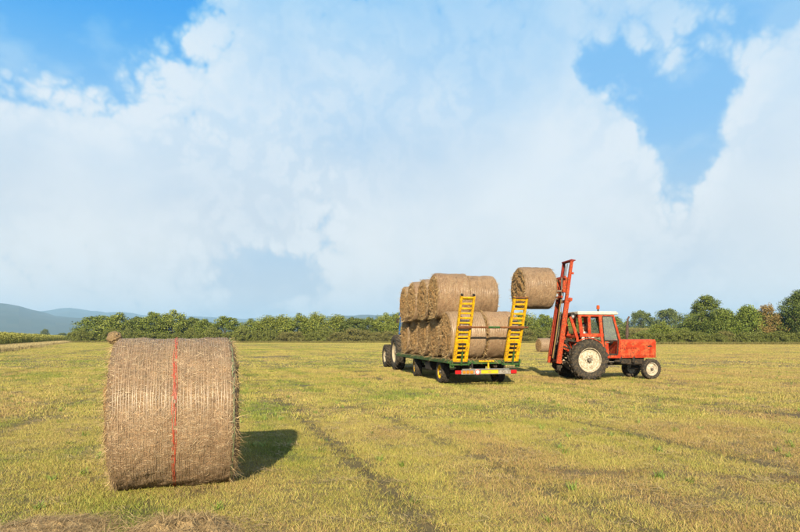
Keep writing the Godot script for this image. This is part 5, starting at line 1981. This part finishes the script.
func make_crops() -> void:
	var r := RandomNumberGenerator.new()
	r.seed = 500
	# field edge on the far left: dry tall grass, then maize behind it
	var dry := []
	var maize := []
	for k in 15000:
		var d := r.randf_range(58.0, 226.0)
		var e := -46.0 - (d - 65.0) * 0.526
		dry.append(Vector3(e - pow(r.randf(), 1.2) * 4.5 + r.randfn() * 0.7 + 1.6 * field_big.get_noise_2d(d * 2.0, 5.0), 0, -d))
	for k in 16000:
		var d := r.randf_range(64.0, 250.0)
		var e := -46.0 - (d - 65.0) * 0.526
		maize.append(Vector3(e - 3.6 - r.randf() * 42.0, 0, -d))
	stand("dry_grass", "tall dry pinkish grass along the field edge below the maize", "tall grass", stalk(1, 0.6, 6, 0.035, Color(0.28, 0.225, 0.09), Color(0.44, 0.345, 0.165)), dry, 1)
	stand("maize_crop", "tall yellow-green maize behind the dry grass bank", "maize", stalk(2, 2.3, 10, 0.10, Color(0.19, 0.20, 0.03), Color(0.37, 0.34, 0.07)), maize, 2)
	var ripe := []
	for k in 9000:
		var x := r.randf_range(96.0, 245.0)
		var d := r.randf_range(325.0, 384.0)
		ripe.append(Vector3(x, 4.6, -d))
	stand("ripe_crop", "ripe yellow crop on the rise beyond the hedge", "crop", stalk(3, 2.6, 8, 0.14, Color(0.21, 0.19, 0.04), Color(0.36, 0.31, 0.09)), ripe, 3)
	var weeds := []
	for k in 9000:
		var x := r.randf_range(-118.0, 126.0)
		var d := (197.5 - (x + 110.0) * 0.125) if x < 62.0 else 143.0 - (x - 62.0) * 0.05
		weeds.append(Vector3(x, 0, -d + absf(r.randfn()) * 1.6))
	stand("rough_grass", "strip of rough uncut grass along the foot of the hedgerow", "grass", stalk(4, 0.55, 5, 0.05, Color(0.13, 0.13, 0.03), Color(0.27, 0.23, 0.07)), weeds, 4)

# wooded hills far off: ridge heights by bearing in degrees
func hills(called: String, label: String, dist: float, depth: float, ridge: Array, seed_: int) -> void:
	var no := FastNoiseLite.new()
	no.seed = seed_
	no.frequency = 0.0011
	no.fractal_octaves = 4
	var b := MB.new()
	var na := 120
	var nr := 14
	var a0: float = ridge[0][0]
	var a1: float = ridge[-1][0]
	var grid := []
	for j in nr + 1:
		var rr := []
		for i in na + 1:
			var a := lerpf(a0, a1, float(i) / na)
			var h := 0.0
			for k in ridge.size() - 1:
				if a >= ridge[k][0] and a <= ridge[k + 1][0]:
					var f: float = (a - ridge[k][0]) / (ridge[k + 1][0] - ridge[k][0])
					h = lerpf(ridge[k][1], ridge[k + 1][1], f * f * (3.0 - 2.0 * f))
			var t := float(j) / nr
			var d := dist + depth * (t - 1.0)
			var x := sin(deg_to_rad(a)) * d
			var z := -cos(deg_to_rad(a)) * d
			var y := h * pow(sin(t * PI * 0.5), 1.3) * (1.0 + 0.10 * no.get_noise_2d(x, z) * (0.5 + t)) + 12.0 * no.get_noise_2d(x * 4.0, z * 4.0) * t
			rr.append(Vector3(x, maxf(y, -1.0) if t > 0.0 else -2.0, z))
		grid.append(rr)
	for j in nr:
		for i in na:
			var p: Vector3 = grid[j][i]
			var q := no.get_noise_2d(p.x * 6.0, p.z * 6.0)
			b.col = Color(0.022, 0.036, 0.016).lerp(Color(0.036, 0.048, 0.022), smoothstep(-0.3, 0.4, q))
			b.face_out([grid[j][i], grid[j][i + 1], grid[j + 1][i + 1], grid[j + 1][i]], Vector3(0, 1, 0.2))
	var o := put(called, b, vc_mat(1.0), self)
	o.set_meta("kind", "structure")
	tag(o, label, "")

func make_hills() -> void:
	hills("hills", "wooded blue hill range, the nearer ridge", 6500.0, 2600.0, [[-60.0, 260.0], [-50.0, 320.0], [-42.0, 290.0], [-36.0, 302.0], [-34.0, 292.0], [-32.8, 250.0], [-30.8, 208.0], [-28.8, 198.0], [-23.0, 165.0], [-14.0, 170.0], [-6.0, 245.0], [0.0, 265.0], [6.0, 235.0], [14.0, 215.0], [22.0, 120.0], [30.0, 20.0], [45.0, 0.0]], 3)
	hills("hills", "pale hill range in the distance behind the nearer ridge", 10500.0, 3000.0, [[-45.0, 300.0], [-34.0, 350.0], [-31.4, 405.0], [-30.0, 462.0], [-28.8, 432.0], [-27.0, 405.0], [-23.0, 365.0], [-14.0, 330.0], [-8.0, 360.0], [0.0, 400.0], [10.0, 360.0], [20.0, 260.0], [30.0, 60.0], [40.0, 0.0]], 4)

func _ready() -> void:
	make_light()
	make_ground()
	make_hills()
	make_trees()
	make_crops()
	make_shared_materials()
	make_hay_materials()
	make_bales()
	make_trailer()
	make_blue_tractor()
	make_red_tractor()
	make_driver()
	hay_heap(Vector3(-1.74, 0, -4.50), 0.44, 0.38, 0.115, 21, 3800, 1.05, "rounded heap of loose pale straw on the grass")
	hay_heap(Vector3(-2.80, 0, -4.58), 0.52, 0.36, 0.06, 22, 3200, 1.0, "flat brown heap of old hay beside the straw heap")
	make_grass()
